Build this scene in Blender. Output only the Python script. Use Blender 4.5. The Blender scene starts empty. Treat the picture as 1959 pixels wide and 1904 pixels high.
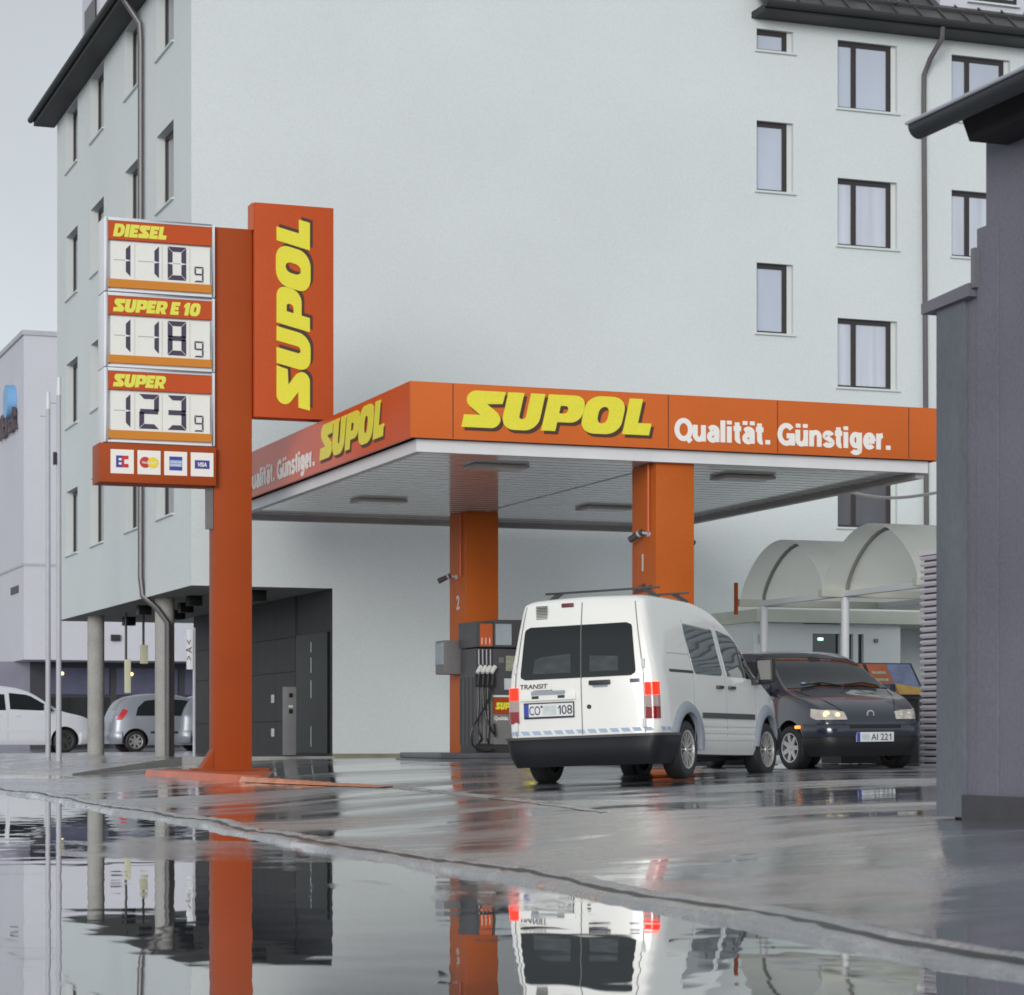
import bpy, bmesh, math, random
import numpy as np
from mathutils import Vector, Matrix

# ------------------------------------------------------------------ camera, sky, sun, exposure
SC = bpy.context.scene
COL = SC.collection
YAW = math.radians(20.1)
cam_d = bpy.data.cameras.new('camera'); cam = bpy.data.objects.new('camera', cam_d); COL.objects.link(cam)
cam.location = (0, 0, 0.70)
cam.rotation_euler = (math.radians(90), 0, -YAW)
cam_d.sensor_fit = 'HORIZONTAL'; cam_d.sensor_width = 36
cam_d.lens = 36*4700/1959
cam_d.shift_y = 462/1959
cam_d.clip_start = 0.1; cam_d.clip_end = 2000
cam_d.dof.use_dof = True; cam_d.dof.focus_distance = 29; cam_d.dof.aperture_fstop = 6.3
SC.camera = cam

SUN_EL, SUN_AZ = 8, 212            # azimuth clockwise from +y
W = bpy.data.worlds.new('World'); SC.world = W; W.use_nodes = True
nt = W.node_tree; nt.nodes.clear()
sky = nt.nodes.new('ShaderNodeTexSky'); sky.sky_type = 'NISHITA'; sky.sun_disc = False
sky.sun_elevation = math.radians(SUN_EL); sky.sun_rotation = math.radians(SUN_AZ)
sky.air_density = 1.6; sky.dust_density = 6.0; sky.ozone_density = 1.0
hs = nt.nodes.new('ShaderNodeHueSaturation'); hs.inputs['Saturation'].default_value = 0.22
bg = nt.nodes.new('ShaderNodeBackground'); bg.inputs['Strength'].default_value = 0.10
wo = nt.nodes.new('ShaderNodeOutputWorld')
# overcast: an even pale cloud layer over most of the sky
cl = nt.nodes.new('ShaderNodeMix'); cl.data_type = 'RGBA'; cl.inputs['Factor'].default_value = 0.75; cl.inputs[7].default_value = (4.5, 4.85, 5.3, 1)
wtc = nt.nodes.new('ShaderNodeTexCoord'); sep = nt.nodes.new('ShaderNodeSeparateXYZ'); nt.links.new(wtc.outputs['Generated'], sep.inputs[0])
el = nt.nodes.new('ShaderNodeMapRange'); el.inputs['From Min'].default_value = 0.0; el.inputs['From Max'].default_value = 0.42; el.inputs['To Min'].default_value = 1.62; el.inputs['To Max'].default_value = 0.96; el.interpolation_type = 'SMOOTHSTEP'
nt.links.new(sep.outputs['Z'], el.inputs['Value'])
wn = nt.nodes.new('ShaderNodeTexNoise'); wn.inputs['Scale'].default_value = 4.5; wn.inputs['Detail'].default_value = 5; nt.links.new(wtc.outputs['Generated'], wn.inputs['Vector'])
wr_ = nt.nodes.new('ShaderNodeMapRange'); wr_.inputs['From Min'].default_value = 0.3; wr_.inputs['From Max'].default_value = 0.7; wr_.inputs['To Min'].default_value = 0.93; wr_.inputs['To Max'].default_value = 1.07; nt.links.new(wn.outputs['Fac'], wr_.inputs['Value'])
pr = nt.nodes.new('ShaderNodeMath'); pr.operation = 'MULTIPLY'; nt.links.new(el.outputs[0], pr.inputs[0]); nt.links.new(wr_.outputs[0], pr.inputs[1])
vm = nt.nodes.new('ShaderNodeVectorMath'); vm.operation = 'SCALE'; vm.inputs[0].default_value = (4.9, 5.3, 5.65); nt.links.new(pr.outputs[0], vm.inputs['Scale']); nt.links.new(vm.outputs[0], cl.inputs[7])
nt.links.new(sky.outputs[0], hs.inputs['Color']); nt.links.new(hs.outputs[0], cl.inputs[6]); nt.links.new(cl.outputs[2], bg.inputs['Color']); nt.links.new(bg.outputs[0], wo.inputs['Surface'])

sun_d = bpy.data.lights.new('sun', 'SUN'); sun = bpy.data.objects.new('sun', sun_d); COL.objects.link(sun)
sun_d.energy = 1.5; sun_d.angle = math.radians(24); sun_d.color = (1.0, 0.985, 0.965)
_a, _e = math.radians(SUN_AZ), math.radians(SUN_EL)
_to = Vector((math.sin(_a)*math.cos(_e), math.cos(_a)*math.cos(_e), math.sin(_e)))
sun.rotation_euler = _to.to_track_quat('Z', 'Y').to_euler()

SC.view_settings.view_transform = 'Standard'; SC.view_settings.look = 'None'
SC.view_settings.exposure = 0.26; SC.view_settings.gamma = 1.0
SC.render.engine = 'CYCLES'
SC.cycles.use_denoising = True
SC.cycles.max_bounces = 8; SC.cycles.glossy_bounces = 4; SC.cycles.diffuse_bounces = 4
SC.cycles.caustics_reflective = True; SC.cycles.caustics_refractive = False
SC.cycles.sample_clamp_indirect = 6.0
SC.cycles.filter_width = 1.7

# ------------------------------------------------------------------ survey helpers (plan measured off the photo)
CS, SN = math.cos(YAW), math.sin(YAW)
HZ = 1414.0
def ray(px): X = (px-979)/4700.0; return (X*CS+SN, -X*SN+CS)
def on_x(px, x0): rx, ry = ray(px); d = x0/rx; return d, d*ry           # depth, y
def on_y(px, y0): rx, ry = ray(px); d = y0/ry; return d, d*rx           # depth, x
def zat(py, d): return 0.70 + (HZ-py)/4700.0*d
def wp(px, d): rx, ry = ray(px); return rx*d, ry*d
def depth(x, y): return x*SN + y*CS

# ------------------------------------------------------------------ materials
MATS = {}
def lin(c):
    c = c/255.0
    return c/12.92 if c <= 0.04045 else ((c+0.055)/1.055)**2.4
def srgb(r, g, b): return (lin(r), lin(g), lin(b))
def mat(name, color, rough=0.5, metal=0.0, coat=0.0, var=0.0, vscale=3.0, bump=0.0, bscale=40.0, emit=0.0, ecol=None, spec=0.5, fine=0.0, fscale=60.0, stretch=None):
    m = bpy.data.materials.new(name); m.use_nodes = True
    t = m.node_tree; b = t.nodes['Principled BSDF']
    b.inputs['Base Color'].default_value = (*color, 1); b.inputs['Roughness'].default_value = rough
    b.inputs['Metallic'].default_value = metal; b.inputs['Specular IOR Level'].default_value = spec
    if coat: b.inputs['Coat Weight'].default_value = coat; b.inputs['Coat Roughness'].default_value = 0.04
    if emit: b.inputs['Emission Color'].default_value = (*(ecol or color), 1); b.inputs['Emission Strength'].default_value = emit
    if var or bump or fine:
        tc = t.nodes.new('ShaderNodeTexCoord'); src = tc.outputs['Object']
        if stretch:
            mp = t.nodes.new('ShaderNodeMapping'); mp.inputs['Scale'].default_value = stretch
            t.links.new(src, mp.inputs['Vector']); src = mp.outputs[0]
        col = None
        for amt, sc, det in ((var, vscale, 6), (fine, fscale, 3)):
            if not amt: continue
            n = t.nodes.new('ShaderNodeTexNoise'); n.inputs['Scale'].default_value = sc; n.inputs['Detail'].default_value = det
            t.links.new(src, n.inputs['Vector'])
            r = t.nodes.new('ShaderNodeMapRange'); r.inputs['From Min'].default_value = 0.25; r.inputs['From Max'].default_value = 0.75
            r.inputs['To Min'].default_value = 1-amt; r.inputs['To Max'].default_value = 1+amt
            t.links.new(n.outputs['Fac'], r.inputs['Value'])
            mx = t.nodes.new('ShaderNodeMix'); mx.data_type = 'RGBA'; mx.blend_type = 'MULTIPLY'; mx.inputs['Factor'].default_value = 1
            if col is None: mx.inputs[6].default_value = (*color, 1)
            else: t.links.new(col, mx.inputs[6])
            t.links.new(r.outputs[0], mx.inputs[7]); col = mx.outputs[2]
        if col is not None: t.links.new(col, b.inputs['Base Color'])
        if bump:
            n2 = t.nodes.new('ShaderNodeTexNoise'); n2.inputs['Scale'].default_value = bscale; n2.inputs['Detail'].default_value = 4
            t.links.new(src, n2.inputs['Vector'])
            bp = t.nodes.new('ShaderNodeBump'); bp.inputs['Strength'].default_value = 1.0; bp.inputs['Distance'].default_value = bump
            t.links.new(n2.outputs['Fac'], bp.inputs['Height']); t.links.new(bp.outputs[0], b.inputs['Normal'])
    MATS[name] = m
    return m

def wet_mat(name, color, r0, r1, pscale, plo, phi, bump_w, bump_a, cvar=0.25, stretch=(1, 1, 1), coat=1.0):
    """wet paving: standing water (smooth) and damp aggregate (rough) mixed by a noise mask"""
    m = bpy.data.materials.new(name); m.use_nodes = True
    t = m.node_tree; b = t.nodes['Principled BSDF']; N = t.nodes.new; L = t.links.new
    tc = N('ShaderNodeTexCoord'); mp = N('ShaderNodeMapping'); mp.inputs['Scale'].default_value = stretch
    L(tc.outputs['Object'], mp.inputs['Vector']); v = mp.outputs[0]
    n = N('ShaderNodeTexNoise'); n.inputs['Scale'].default_value = pscale; n.inputs['Detail'].default_value = 9; n.inputs['Roughness'].default_value = 0.68; n.inputs['Distortion'].default_value = 0.6
    L(v, n.inputs['Vector'])
    r = N('ShaderNodeMapRange'); r.inputs['From Min'].default_value = plo; r.inputs['From Max'].default_value = phi; r.interpolation_type = 'SMOOTHSTEP'
    L(n.outputs['Fac'], r.inputs['Value'])                       # 0 = water, 1 = damp
    rr = N('ShaderNodeMapRange'); rr.inputs['To Min'].default_value = r0; rr.inputs['To Max'].default_value = r1
    L(r.outputs[0], rr.inputs['Value']); L(rr.outputs[0], b.inputs['Roughness'])
    n2 = N('ShaderNodeTexNoise'); n2.inputs['Scale'].default_value = 55; n2.inputs['Detail'].default_value = 4; L(tc.outputs['Object'], n2.inputs['Vector'])
    n3 = N('ShaderNodeTexNoise'); n3.inputs['Scale'].default_value = 0.5; n3.inputs['Detail'].default_value = 6; L(tc.outputs['Object'], n3.inputs['Vector'])
    ad = N('ShaderNodeMath'); ad.operation = 'ADD'; L(n2.outputs['Fac'], ad.inputs[0]); L(n3.outputs['Fac'], ad.inputs[1])
    cr = N('ShaderNodeMapRange'); cr.inputs['From Min'].default_value = 0.6; cr.inputs['From Max'].default_value = 1.4; cr.inputs['To Min'].default_value = 1-cvar*1.6; cr.inputs['To Max'].default_value = 1+cvar*1.6
    L(ad.outputs[0], cr.inputs['Value'])
    mx = N('ShaderNodeMix'); mx.data_type = 'RGBA'; mx.blend_type = 'MULTIPLY'; mx.inputs['Factor'].default_value = 1; mx.inputs[6].default_value = (*color, 1)
    L(cr.outputs[0], mx.inputs[7]); L(mx.outputs[2], b.inputs['Base Color'])
    b.inputs['IOR'].default_value = 1.8
    b.inputs['Coat Weight'].default_value = coat; b.inputs['Coat IOR'].default_value = 1.9; L(rr.outputs[0], b.inputs['Coat Roughness'])
    # ripples on the water, aggregate grain where damp
    w = N('ShaderNodeTexNoise'); w.inputs['Scale'].default_value = 2.2; w.inputs['Detail'].default_value = 1.5; L(tc.outputs['Object'], w.inputs['Vector'])
    g = N('ShaderNodeTexNoise'); g.inputs['Scale'].default_value = 48; g.inputs['Detail'].default_value = 5; L(tc.outputs['Object'], g.inputs['Vector'])
    gm = N('ShaderNodeMath'); gm.operation = 'MULTIPLY'; L(g.outputs['Fac'], gm.inputs[0]); L(r.outputs[0], gm.inputs[1])
    b1 = N('ShaderNodeBump'); b1.inputs['Strength'].default_value = 1; b1.inputs['Distance'].default_value = bump_w; L(w.outputs['Fac'], b1.inputs['Height'])
    b2 = N('ShaderNodeBump'); b2.inputs['Strength'].default_value = 1; b2.inputs['Distance'].default_value = bump_a; L(gm.outputs[0], b2.inputs['Height']); L(b1.outputs[0], b2.inputs['Normal'])
    L(b2.outputs[0], b.inputs['Normal']); L(b2.outputs[0], b.inputs['Coat Normal'])
    MATS[name] = m
    return m

ORANGE = srgb(196, 76, 24)
mat('stucco', (0.655, 0.70, 0.705), 0.9, spec=0.2, var=0.035, vscale=0.30, fine=0.05, fscale=26, bump=0.004, bscale=70)
mat('stucco_warm', (0.70, 0.72, 0.70), 0.9, var=0.03, vscale=0.5, fine=0.05, fscale=26, bump=0.004, bscale=70)
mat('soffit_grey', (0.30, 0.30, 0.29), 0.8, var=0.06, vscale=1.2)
mat('sill', (0.62, 0.68, 0.67), 0.4)
mat('frame_brown', (0.035, 0.028, 0.030), 0.35)
mat('reveal', (0.62, 0.66, 0.65), 0.85)
mat('pane_pale', (0.48, 0.53, 0.63), 0.06, coat=1.0, var=0.10, vscale=0.7, stretch=(1, 1, 0.3))
mat('pane_curtain', (0.54, 0.58, 0.66), 0.12, coat=1.0, var=0.16, vscale=5.0, stretch=(1, 1, 0.05))
mat('pane_dark', (0.07, 0.07, 0.085), 0.05, coat=1.0, var=0.4, vscale=1.5, stretch=(1, 1, 0.3))
mat('roof_metal', (0.055, 0.055, 0.055), 0.35, var=0.15, vscale=0.8)
mat('eave_dark', (0.022, 0.024, 0.024), 0.6, var=0.15, vscale=2)
mat('pipe_grey', (0.13, 0.12, 0.125), 0.4, 0.3, var=0.1, vscale=2)
mat('concrete', (0.36, 0.355, 0.335), 0.8, var=0.14, vscale=1.6, fine=0.12, fscale=22, bump=0.003, bscale=50)
mat('plinth_green', (0.26, 0.25, 0.18), 0.9, var=0.3, vscale=1.5)
mat('cladding', (0.046, 0.047, 0.050), 0.6, spec=0.25, var=0.12, vscale=2, fine=0.06, fscale=30)
mat('door_black', (0.010, 0.011, 0.010), 0.45, spec=0.2, var=0.2)
mat('fascia_orange', srgb(206, 104, 46), 0.45, spec=0.2, var=0.06, vscale=0.8, fine=0.03, fscale=30)
mat('pillar_orange', srgb(188, 94, 34), 0.48, spec=0.2, var=0.10, vscale=1.0, fine=0.04, fscale=30)
mat('orange', srgb(162, 72, 30), 0.5, spec=0.2, var=0.08, vscale=0.9, fine=0.03, fscale=30)
mat('orange_gloss', srgb(206, 78, 26), 0.30, spec=0.22, var=0.04, vscale=0.7, bump=0.006, bscale=1.1)
mat('orange_panel', srgb(192, 82, 40), 0.5, spec=0.2, var=0.05, vscale=0.8, fine=0.04, fscale=30)
mat('orange_dull', srgb(196, 92, 40), 0.5, var=0.12, vscale=1.2, fine=0.05, fscale=25)
mat('yellow', srgb(232, 222, 62), 0.45, fine=0.05, fscale=30)
mat('yellow_green', srgb(226, 226, 88), 0.45)
mat('shadow_print', srgb(74, 50, 40), 0.5)
mat('white_print', srgb(240, 236, 230), 0.45)
mat('sign_white', srgb(226, 228, 232), 0.5, var=0.03)
mat('sign_face', srgb(232, 232, 226), 0.4, fine=0.02, fscale=20)
mat('ochre', srgb(206, 130, 36), 0.5)
mat('digit_dark', srgb(70, 62, 84), 0.6)
mat('card_blue', srgb(62, 66, 150), 0.5); mat('card_red', srgb(196, 52, 58), 0.5); mat('card_yellow', srgb(236, 214, 70), 0.5); mat('card_pale_blue', srgb(120, 160, 214), 0.5)
mat('white_metal', srgb(214, 216, 218), 0.45, var=0.05, vscale=1.5)
mat('strip_white', srgb(222, 224, 226), 0.5, var=0.06, vscale=2.0)
mat('lamella', (0.80, 0.82, 0.82), 0.14, coat=0.6, var=0.05, vscale=0.8)
mat('lamp_grey', srgb(176, 172, 168), 0.4)
mat('beam_grey', (0.34, 0.33, 0.32), 0.5, var=0.1)
mat('lamp_glass', srgb(214, 212, 206), 0.3)
mat('dark_metal', (0.03, 0.03, 0.032), 0.45)
mat('dark_grey', (0.065, 0.063, 0.068), 0.45, var=0.08, fine=0.05, fscale=30)
mat('mid_grey', (0.17, 0.17, 0.17), 0.5, var=0.08, fine=0.05, fscale=30)
mat('rubber', (0.010, 0.010, 0.011), 0.6)
mat('black_hose', (0.012, 0.012, 0.012), 0.4)
mat('grip_white', srgb(220, 220, 216), 0.4)
mat('label_pale', srgb(200, 206, 206), 0.5, var=0.15, vscale=14)
mat('label_dim', srgb(150, 152, 130), 0.5, var=0.35, vscale=22)
mat('display_glass', srgb(170, 180, 186), 0.12, coat=1, var=0.12, vscale=6)
mat('galv', (0.46, 0.47, 0.51), 0.6, 0.0, var=0.08)
mat('grey_render', (0.172, 0.170, 0.210), 0.85, var=0.12, vscale=0.9, fine=0.10, fscale=40, bump=0.004, bscale=60)
mat('grey_pier', (0.135, 0.146, 0.170), 0.8, var=0.25, vscale=2.2, fine=0.10, fscale=40, bump=0.004, bscale=60, stretch=(1, 1, 0.35))
mat('grey_plinth', (0.075, 0.073, 0.082), 0.8, var=0.2, vscale=2.0, fine=0.08, fscale=40)
mat('coping', (0.17, 0.165, 0.19), 0.5, var=0.1)
mat('timber_dark', (0.022, 0.019, 0.020), 0.8, var=0.3, vscale=3)
mat('zinc_dark', (0.035, 0.037, 0.040), 0.4, 0.3, var=0.1)
mat('van_white', srgb(238, 238, 233), 0.32, coat=0.7, var=0.025, vscale=1.5)
mat('van_flare', srgb(150, 158, 168), 0.5, var=0.06)
mat('van_bumper', (0.012, 0.013, 0.017), 0.5, spec=0.3, var=0.12, vscale=3)
mat('car_glass', (0.008, 0.011, 0.012), 0.03, spec=0.55)
mat('car_glass_side', (0.10, 0.14, 0.14), 0.04, coat=0.6, var=0.15, vscale=1.5, stretch=(1, 1, 0.5))
mat('interior_pale', (0.045, 0.055, 0.058), 0.1, var=0.4, vscale=5, stretch=(1, 1, 3))
mat('tail_lit', srgb(235, 40, 18), 0.2, emit=1.0, ecol=srgb(255, 44, 14), var=0.25, vscale=12)
mat('tail_red', srgb(140, 16, 22), 0.15, coat=0.8)
mat('tail_bright', srgb(196, 40, 46), 0.45)
mat('tail_clear', srgb(170, 150, 146), 0.15, coat=0.8)
mat('tyre', (0.014, 0.014, 0.015), 0.55)
mat('alloy', srgb(196, 194, 192), 0.3, 0.6)
mat('alloy_dark', (0.03, 0.03, 0.032), 0.5)
mat('plate_white', srgb(222, 224, 226), 0.4)
mat('plate_blue', srgb(54, 74, 170), 0.4)
mat('plate_black', srgb(46, 48, 52), 0.5)
mat('stripe_blue', srgb(168, 186, 212), 0.35)
mat('badge_grey', srgb(110, 112, 122), 0.3, 0.4)
mat('brake_dark_red', srgb(104, 48, 60), 0.3)
mat('punto_paint', (0.020, 0.023, 0.042), 0.22, coat=1.0, var=0.06, vscale=3, bump=0.0006, bscale=90)
mat('bumper_black', (0.012, 0.012, 0.013), 0.5)
mat('lamp_lens', srgb(206, 198, 186), 0.08, coat=1.0, var=0.35, vscale=7)
mat('lamp_lit', srgb(255, 226, 180), 0.3, emit=1.0, ecol=srgb(255, 214, 150))
mat('lamp_amber', srgb(235, 150, 70), 0.3, emit=1.6, ecol=srgb(255, 150, 60))
mat('car_silver', srgb(150, 154, 164), 0.42, 0.35, coat=0.3, var=0.03)
mat('car_white', srgb(214, 216, 222), 0.3, coat=0.8)
mat('membrane', (0.92, 0.94, 0.88), 0.55, var=0.06, vscale=1.2, fine=0.03, fscale=20)
mat('membrane_edge', (0.22, 0.215, 0.19), 0.6)
mat('fascia_pale', (0.50, 0.52, 0.46), 0.6, var=0.08, vscale=1.5)
mat('steel_white', (0.66, 0.68, 0.72), 0.45)
mat('exit_lit', srgb(190, 255, 220), 0.3, emit=1.8, ecol=srgb(180, 255, 215))
mat('glass_door', (0.012, 0.018, 0.020), 0.05, coat=1)
mat('slat_light', (0.66, 0.65, 0.71), 0.45)
mat('slat_dark', (0.07, 0.065, 0.08), 0.6)
mat('ad_orange', srgb(160, 88, 58), 0.5, var=0.2, vscale=4)
mat('ad_blue', srgb(104, 114, 144), 0.5, var=0.35, vscale=6)
mat('ad_yellow', srgb(180, 144, 70), 0.5, var=0.3, vscale=6)
mat('far_wall', (0.60, 0.60, 0.66), 0.9, var=0.03, vscale=0.4, fine=0.03, fscale=10)
mat('far_lav', (0.24, 0.235, 0.30), 0.7, var=0.06)
mat('shop_blue', (0.10, 0.105, 0.165), 0.35, var=0.1)
mat('shop_dark', (0.025, 0.026, 0.028), 0.3, var=0.5, vscale=9, stretch=(1, 1, 0.08))
mat('shop_steel', (0.05, 0.05, 0.062), 0.5)
mat('letter_dark', srgb(84, 72, 78), 0.6)
mat('logo_blue', srgb(120, 170, 214), 0.5)
mat('blade_sign', srgb(214, 214, 186), 0.5, var=0.05)
mat('lamp_warm', srgb(255, 226, 160), 0.4, emit=2.0, ecol=srgb(255, 220, 150))
mat('kerb_orange', srgb(206, 92, 40), 0.38, var=0.22, vscale=2.2, fine=0.1, fscale=20, bump=0.004, bscale=18)
mat('kerb_worn', srgb(214, 140, 104), 0.40, var=0.25, vscale=3.5, fine=0.12, fscale=20, bump=0.008, bscale=14)
mat('island_kerb', (0.085, 0.087, 0.098), 0.3, var=0.25, vscale=2.5)
wet_mat('wet_road', (0.17, 0.18, 0.20), 0.012, 0.18, 0.42, 0.54, 0.74, 0.0015, 0.005, stretch=(0.9, 0.5, 1))
wet_mat('wet_forecourt', (0.235, 0.25, 0.275), 0.05, 0.30, 0.33, 0.40, 0.60, 0.0010, 0.005, stretch=(0.45, 1.3, 1))
wet_mat('wet_paving', (0.12, 0.12, 0.125), 0.12, 0.30, 0.6, 0.35, 0.6, 0.0006, 0.003)
wet_mat('wet_channel', (0.26, 0.265, 0.275), 0.12, 0.45, 1.6, 0.38, 0.60, 0.001, 0.012)
wet_mat('far_ground', (0.06, 0.062, 0.066), 0.1, 0.3, 0.2, 0.4, 0.6, 0.0005, 0.002)

def translucent(name, k):
    m = MATS[name]; t = m.node_tree; b = t.nodes['Principled BSDF']; out = [n for n in t.nodes if n.type == 'OUTPUT_MATERIAL'][0]
    tr = t.nodes.new('ShaderNodeBsdfTranslucent'); tr.inputs['Color'].default_value = b.inputs['Base Color'].default_value
    mx = t.nodes.new('ShaderNodeMixShader'); mx.inputs[0].default_value = k
    t.links.new(b.outputs[0], mx.inputs[1]); t.links.new(tr.outputs[0], mx.inputs[2]); t.links.new(mx.outputs[0], out.inputs['Surface'])
translucent('membrane', 0.6)

# ------------------------------------------------------------------ mesh builder
class MB:
    def __init__(s): s.v = []; s.f = []; s.m = []
    def add(s, vs, fs, mi=0):
        o = len(s.v); s.v += [tuple(map(float, p)) for p in vs]; s.f += [tuple(i+o for i in f) for f in fs]; s.m += [mi]*len(fs); return s
    def box(s, x0, x1, y0, y1, z0, z1, mi=0):
        if x0 > x1: x0, x1 = x1, x0
        if y0 > y1: y0, y1 = y1, y0
        if z0 > z1: z0, z1 = z1, z0
        return s.add([(x0,y0,z0),(x1,y0,z0),(x1,y1,z0),(x0,y1,z0),(x0,y0,z1),(x1,y0,z1),(x1,y1,z1),(x0,y1,z1)],
              [(0,3,2,1),(4,5,6,7),(0,1,5,4),(1,2,6,5),(2,3,7,6),(3,0,4,7)], mi)
    def quad(s, a, b, c, d, mi=0): return s.add([a,b,c,d], [(0,1,2,3)], mi)
    def prism(s, pts, vec, mi=0):
        n = len(pts); vec = Vector(vec)
        vs = [Vector(p) for p in pts]; vs2 = [p+vec for p in vs]
        nrm = Vector((0,0,0))
        for i in range(n): nrm += vs[i].cross(vs[(i+1) % n])
        if nrm.dot(vec) > 0: f0, f1 = tuple(reversed(range(n))), tuple(range(n, 2*n)); sd = [(i,(i+1)%n,(i+1)%n+n,i+n) for i in range(n)]
        else: f0, f1 = tuple(range(n)), tuple(reversed(range(n, 2*n))); sd = [(i+n,(i+1)%n+n,(i+1)%n,i) for i in range(n)]
        return s.add(vs+vs2, [f0,f1]+sd, mi)
    def tube(s, path, r, n=10, mi=0, cap=True):
        P = [Vector(p) for p in path]; rings = []
        up = None
        for i, p in enumerate(P):
            d = (P[min(i+1, len(P)-1)]-P[max(i-1, 0)]).normalized()
            if up is None: up = Vector((0,0,1)) if abs(d.z) < 0.9 else Vector((1,0,0))
            a = d.cross(up).normalized(); b = a.cross(d).normalized(); up = b
            rr = r[i] if isinstance(r, (list, tuple)) else r
            rings.append([p + a*math.cos(2*math.pi*k/n)*rr + b*math.sin(2*math.pi*k/n)*rr for k in range(n)])
        vs = [q for R in rings for q in R]; fs = []
        for i in range(len(P)-1):
            for k in range(n): fs.append((i*n+k, i*n+(k+1)%n, (i+1)*n+(k+1)%n, (i+1)*n+k))
        if cap: fs += [tuple(reversed(range(n))), tuple(range((len(P)-1)*n, len(P)*n))]
        return s.add(vs, fs, mi)
    def cyl(s, a, b, r, n=16, mi=0): return s.tube([a, b], r, n, mi)
    def lathe_y(s, prof, n=40, mi=0, c=(0,0,0)):   # prof: (radius, y)
        vs = []; fs = []; k = len(prof)
        for i in range(n):
            a = 2*math.pi*i/n
            for r, y in prof: vs.append((c[0]+r*math.cos(a), c[1]+y, c[2]+r*math.sin(a)))
        for i in range(n):
            for j in range(k-1): fs.append((i*k+j, i*k+j+1, ((i+1)%n)*k+j+1, ((i+1)%n)*k+j))
        return s.add(vs, fs, mi)
    def grid(s, P, mi=0, flip=False):
        n, m = len(P), len(P[0]); vs = [p for r in P for p in r]; fs = []
        for i in range(n-1):
            for j in range(m-1):
                q = (i*m+j, i*m+j+1, (i+1)*m+j+1, (i+1)*m+j); fs.append(tuple(reversed(q)) if flip else q)
        return s.add(vs, fs, mi)

OFF = {}      # object name -> world offset its mesh data is relative to
def finish(me, sharp=35):
    me.update()
    for p in me.polygons: p.use_smooth = True
    me.set_sharp_from_angle(angle=math.radians(sharp))
def build(mb, name, mats, parent=None, sharp=35, fix=False, origin=None, bevel=0.0):
    off = Vector(OFF[parent.name]) if parent is not None else (Vector(origin) if origin else Vector((0,0,0)))
    me = bpy.data.meshes.new(name)
    me.from_pydata([tuple(Vector(p)-off) for p in mb.v], [], mb.f)
    mats = mats if isinstance(mats, (list, tuple)) else [mats]
    for m in mats: me.materials.append(MATS[m])
    for p, mi in zip(me.polygons, mb.m): p.material_index = mi
    if fix or bevel:
        bm = bmesh.new(); bm.from_mesh(me)
        bmesh.ops.remove_doubles(bm, verts=bm.verts, dist=1e-5)
        bmesh.ops.recalc_face_normals(bm, faces=bm.faces)
        if bevel:
            ed = [e for e in bm.edges if len(e.link_faces) == 2 and e.calc_face_angle(0) > 0.6]
            bmesh.ops.bevel(bm, geom=ed, offset=bevel, segments=2, affect='EDGES', profile=0.6, clamp_overlap=True)
        bm.to_mesh(me); bm.free()
    finish(me, sharp)
    o = bpy.data.objects.new(name, me); COL.objects.link(o)
    if parent is not None: o.parent = parent
    else: o.location = off
    OFF[o.name] = tuple(off)
    return o
def tag(o, label=None, cat=None, group=None, kind=None):
    if label: o['label'] = label
    if cat: o['category'] = cat
    if group: o['group'] = group
    if kind: o['kind'] = kind
    return o
def thing(name, label, cat, loc, rot=(0,0,0), group=None, local=False):
    o = bpy.data.objects.new(name, None); COL.objects.link(o); o.location = loc; o.rotation_euler = rot
    o.empty_display_size = 0.2
    OFF[o.name] = (0,0,0) if local else tuple(loc)
    return tag(o, label, cat, group)
def box(name, m, parent, *b, bevel=0.0, **k):
    return build(MB().box(*b), name, m, parent, bevel=bevel, **k)

DG = bpy.context.evaluated_depsgraph_get
def curve_to_mb(cu, O, U, V, mi=0, fit=None, mb=None, center=False, flip=False):
    o = bpy.data.objects.new('tmp', cu); COL.objects.link(o)
    me = bpy.data.meshes.new_from_object(o.evaluated_get(DG()))
    co = np.array([v.co[:] for v in me.vertices]); fs = [tuple(p.vertices) for p in me.polygons]
    bpy.data.objects.remove(o); bpy.data.curves.remove(cu); bpy.data.meshes.remove(me)
    mn, mx = co.min(0), co.max(0); sx = 1.0
    if fit: sx = fit/(mx[0]-mn[0])
    x = (co[:,0]-mn[0])*sx; y = co[:,1]
    if center: x = x-(mx[0]-mn[0])*sx/2
    O, U, V = Vector(O), Vector(U), Vector(V); Nn = U.cross(V)
    vs = [O+U*float(a)+V*float(b)+Nn*float(c) for a, b, c in zip(x, y, co[:,2])]
    mb = mb or MB(); mb.add(vs, fs, mi); return mb
def text_mb(body, size, O, U, V, bold=0.0, shear=0.0, ext=0.002, fit=None, mb=None, mi=0, center=False):
    """built-in face; strokes past what an outline offset can carry are thickened by overprinting"""
    off = min(bold, .026); extra = max(0.0, bold-off)*size
    mb = mb or MB(); sh = [(0, 0)] if not extra else [(0, 0), (extra, 0), (-extra, 0), (0, extra*.6), (0, -extra*.6)]
    n = Vector(U).cross(Vector(V))
    for i, (dx, dy) in enumerate(sh):
        cu = bpy.data.curves.new('t', 'FONT'); cu.body = body; cu.size = size; cu.offset = off*size; cu.shear = shear; cu.extrude = ext; cu.resolution_u = 6
        curve_to_mb(cu, Vector(O)+Vector(U)*dx+Vector(V)*dy+n*(.0004*i), U, V, mi, fit, mb, center)
    return mb
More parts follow.
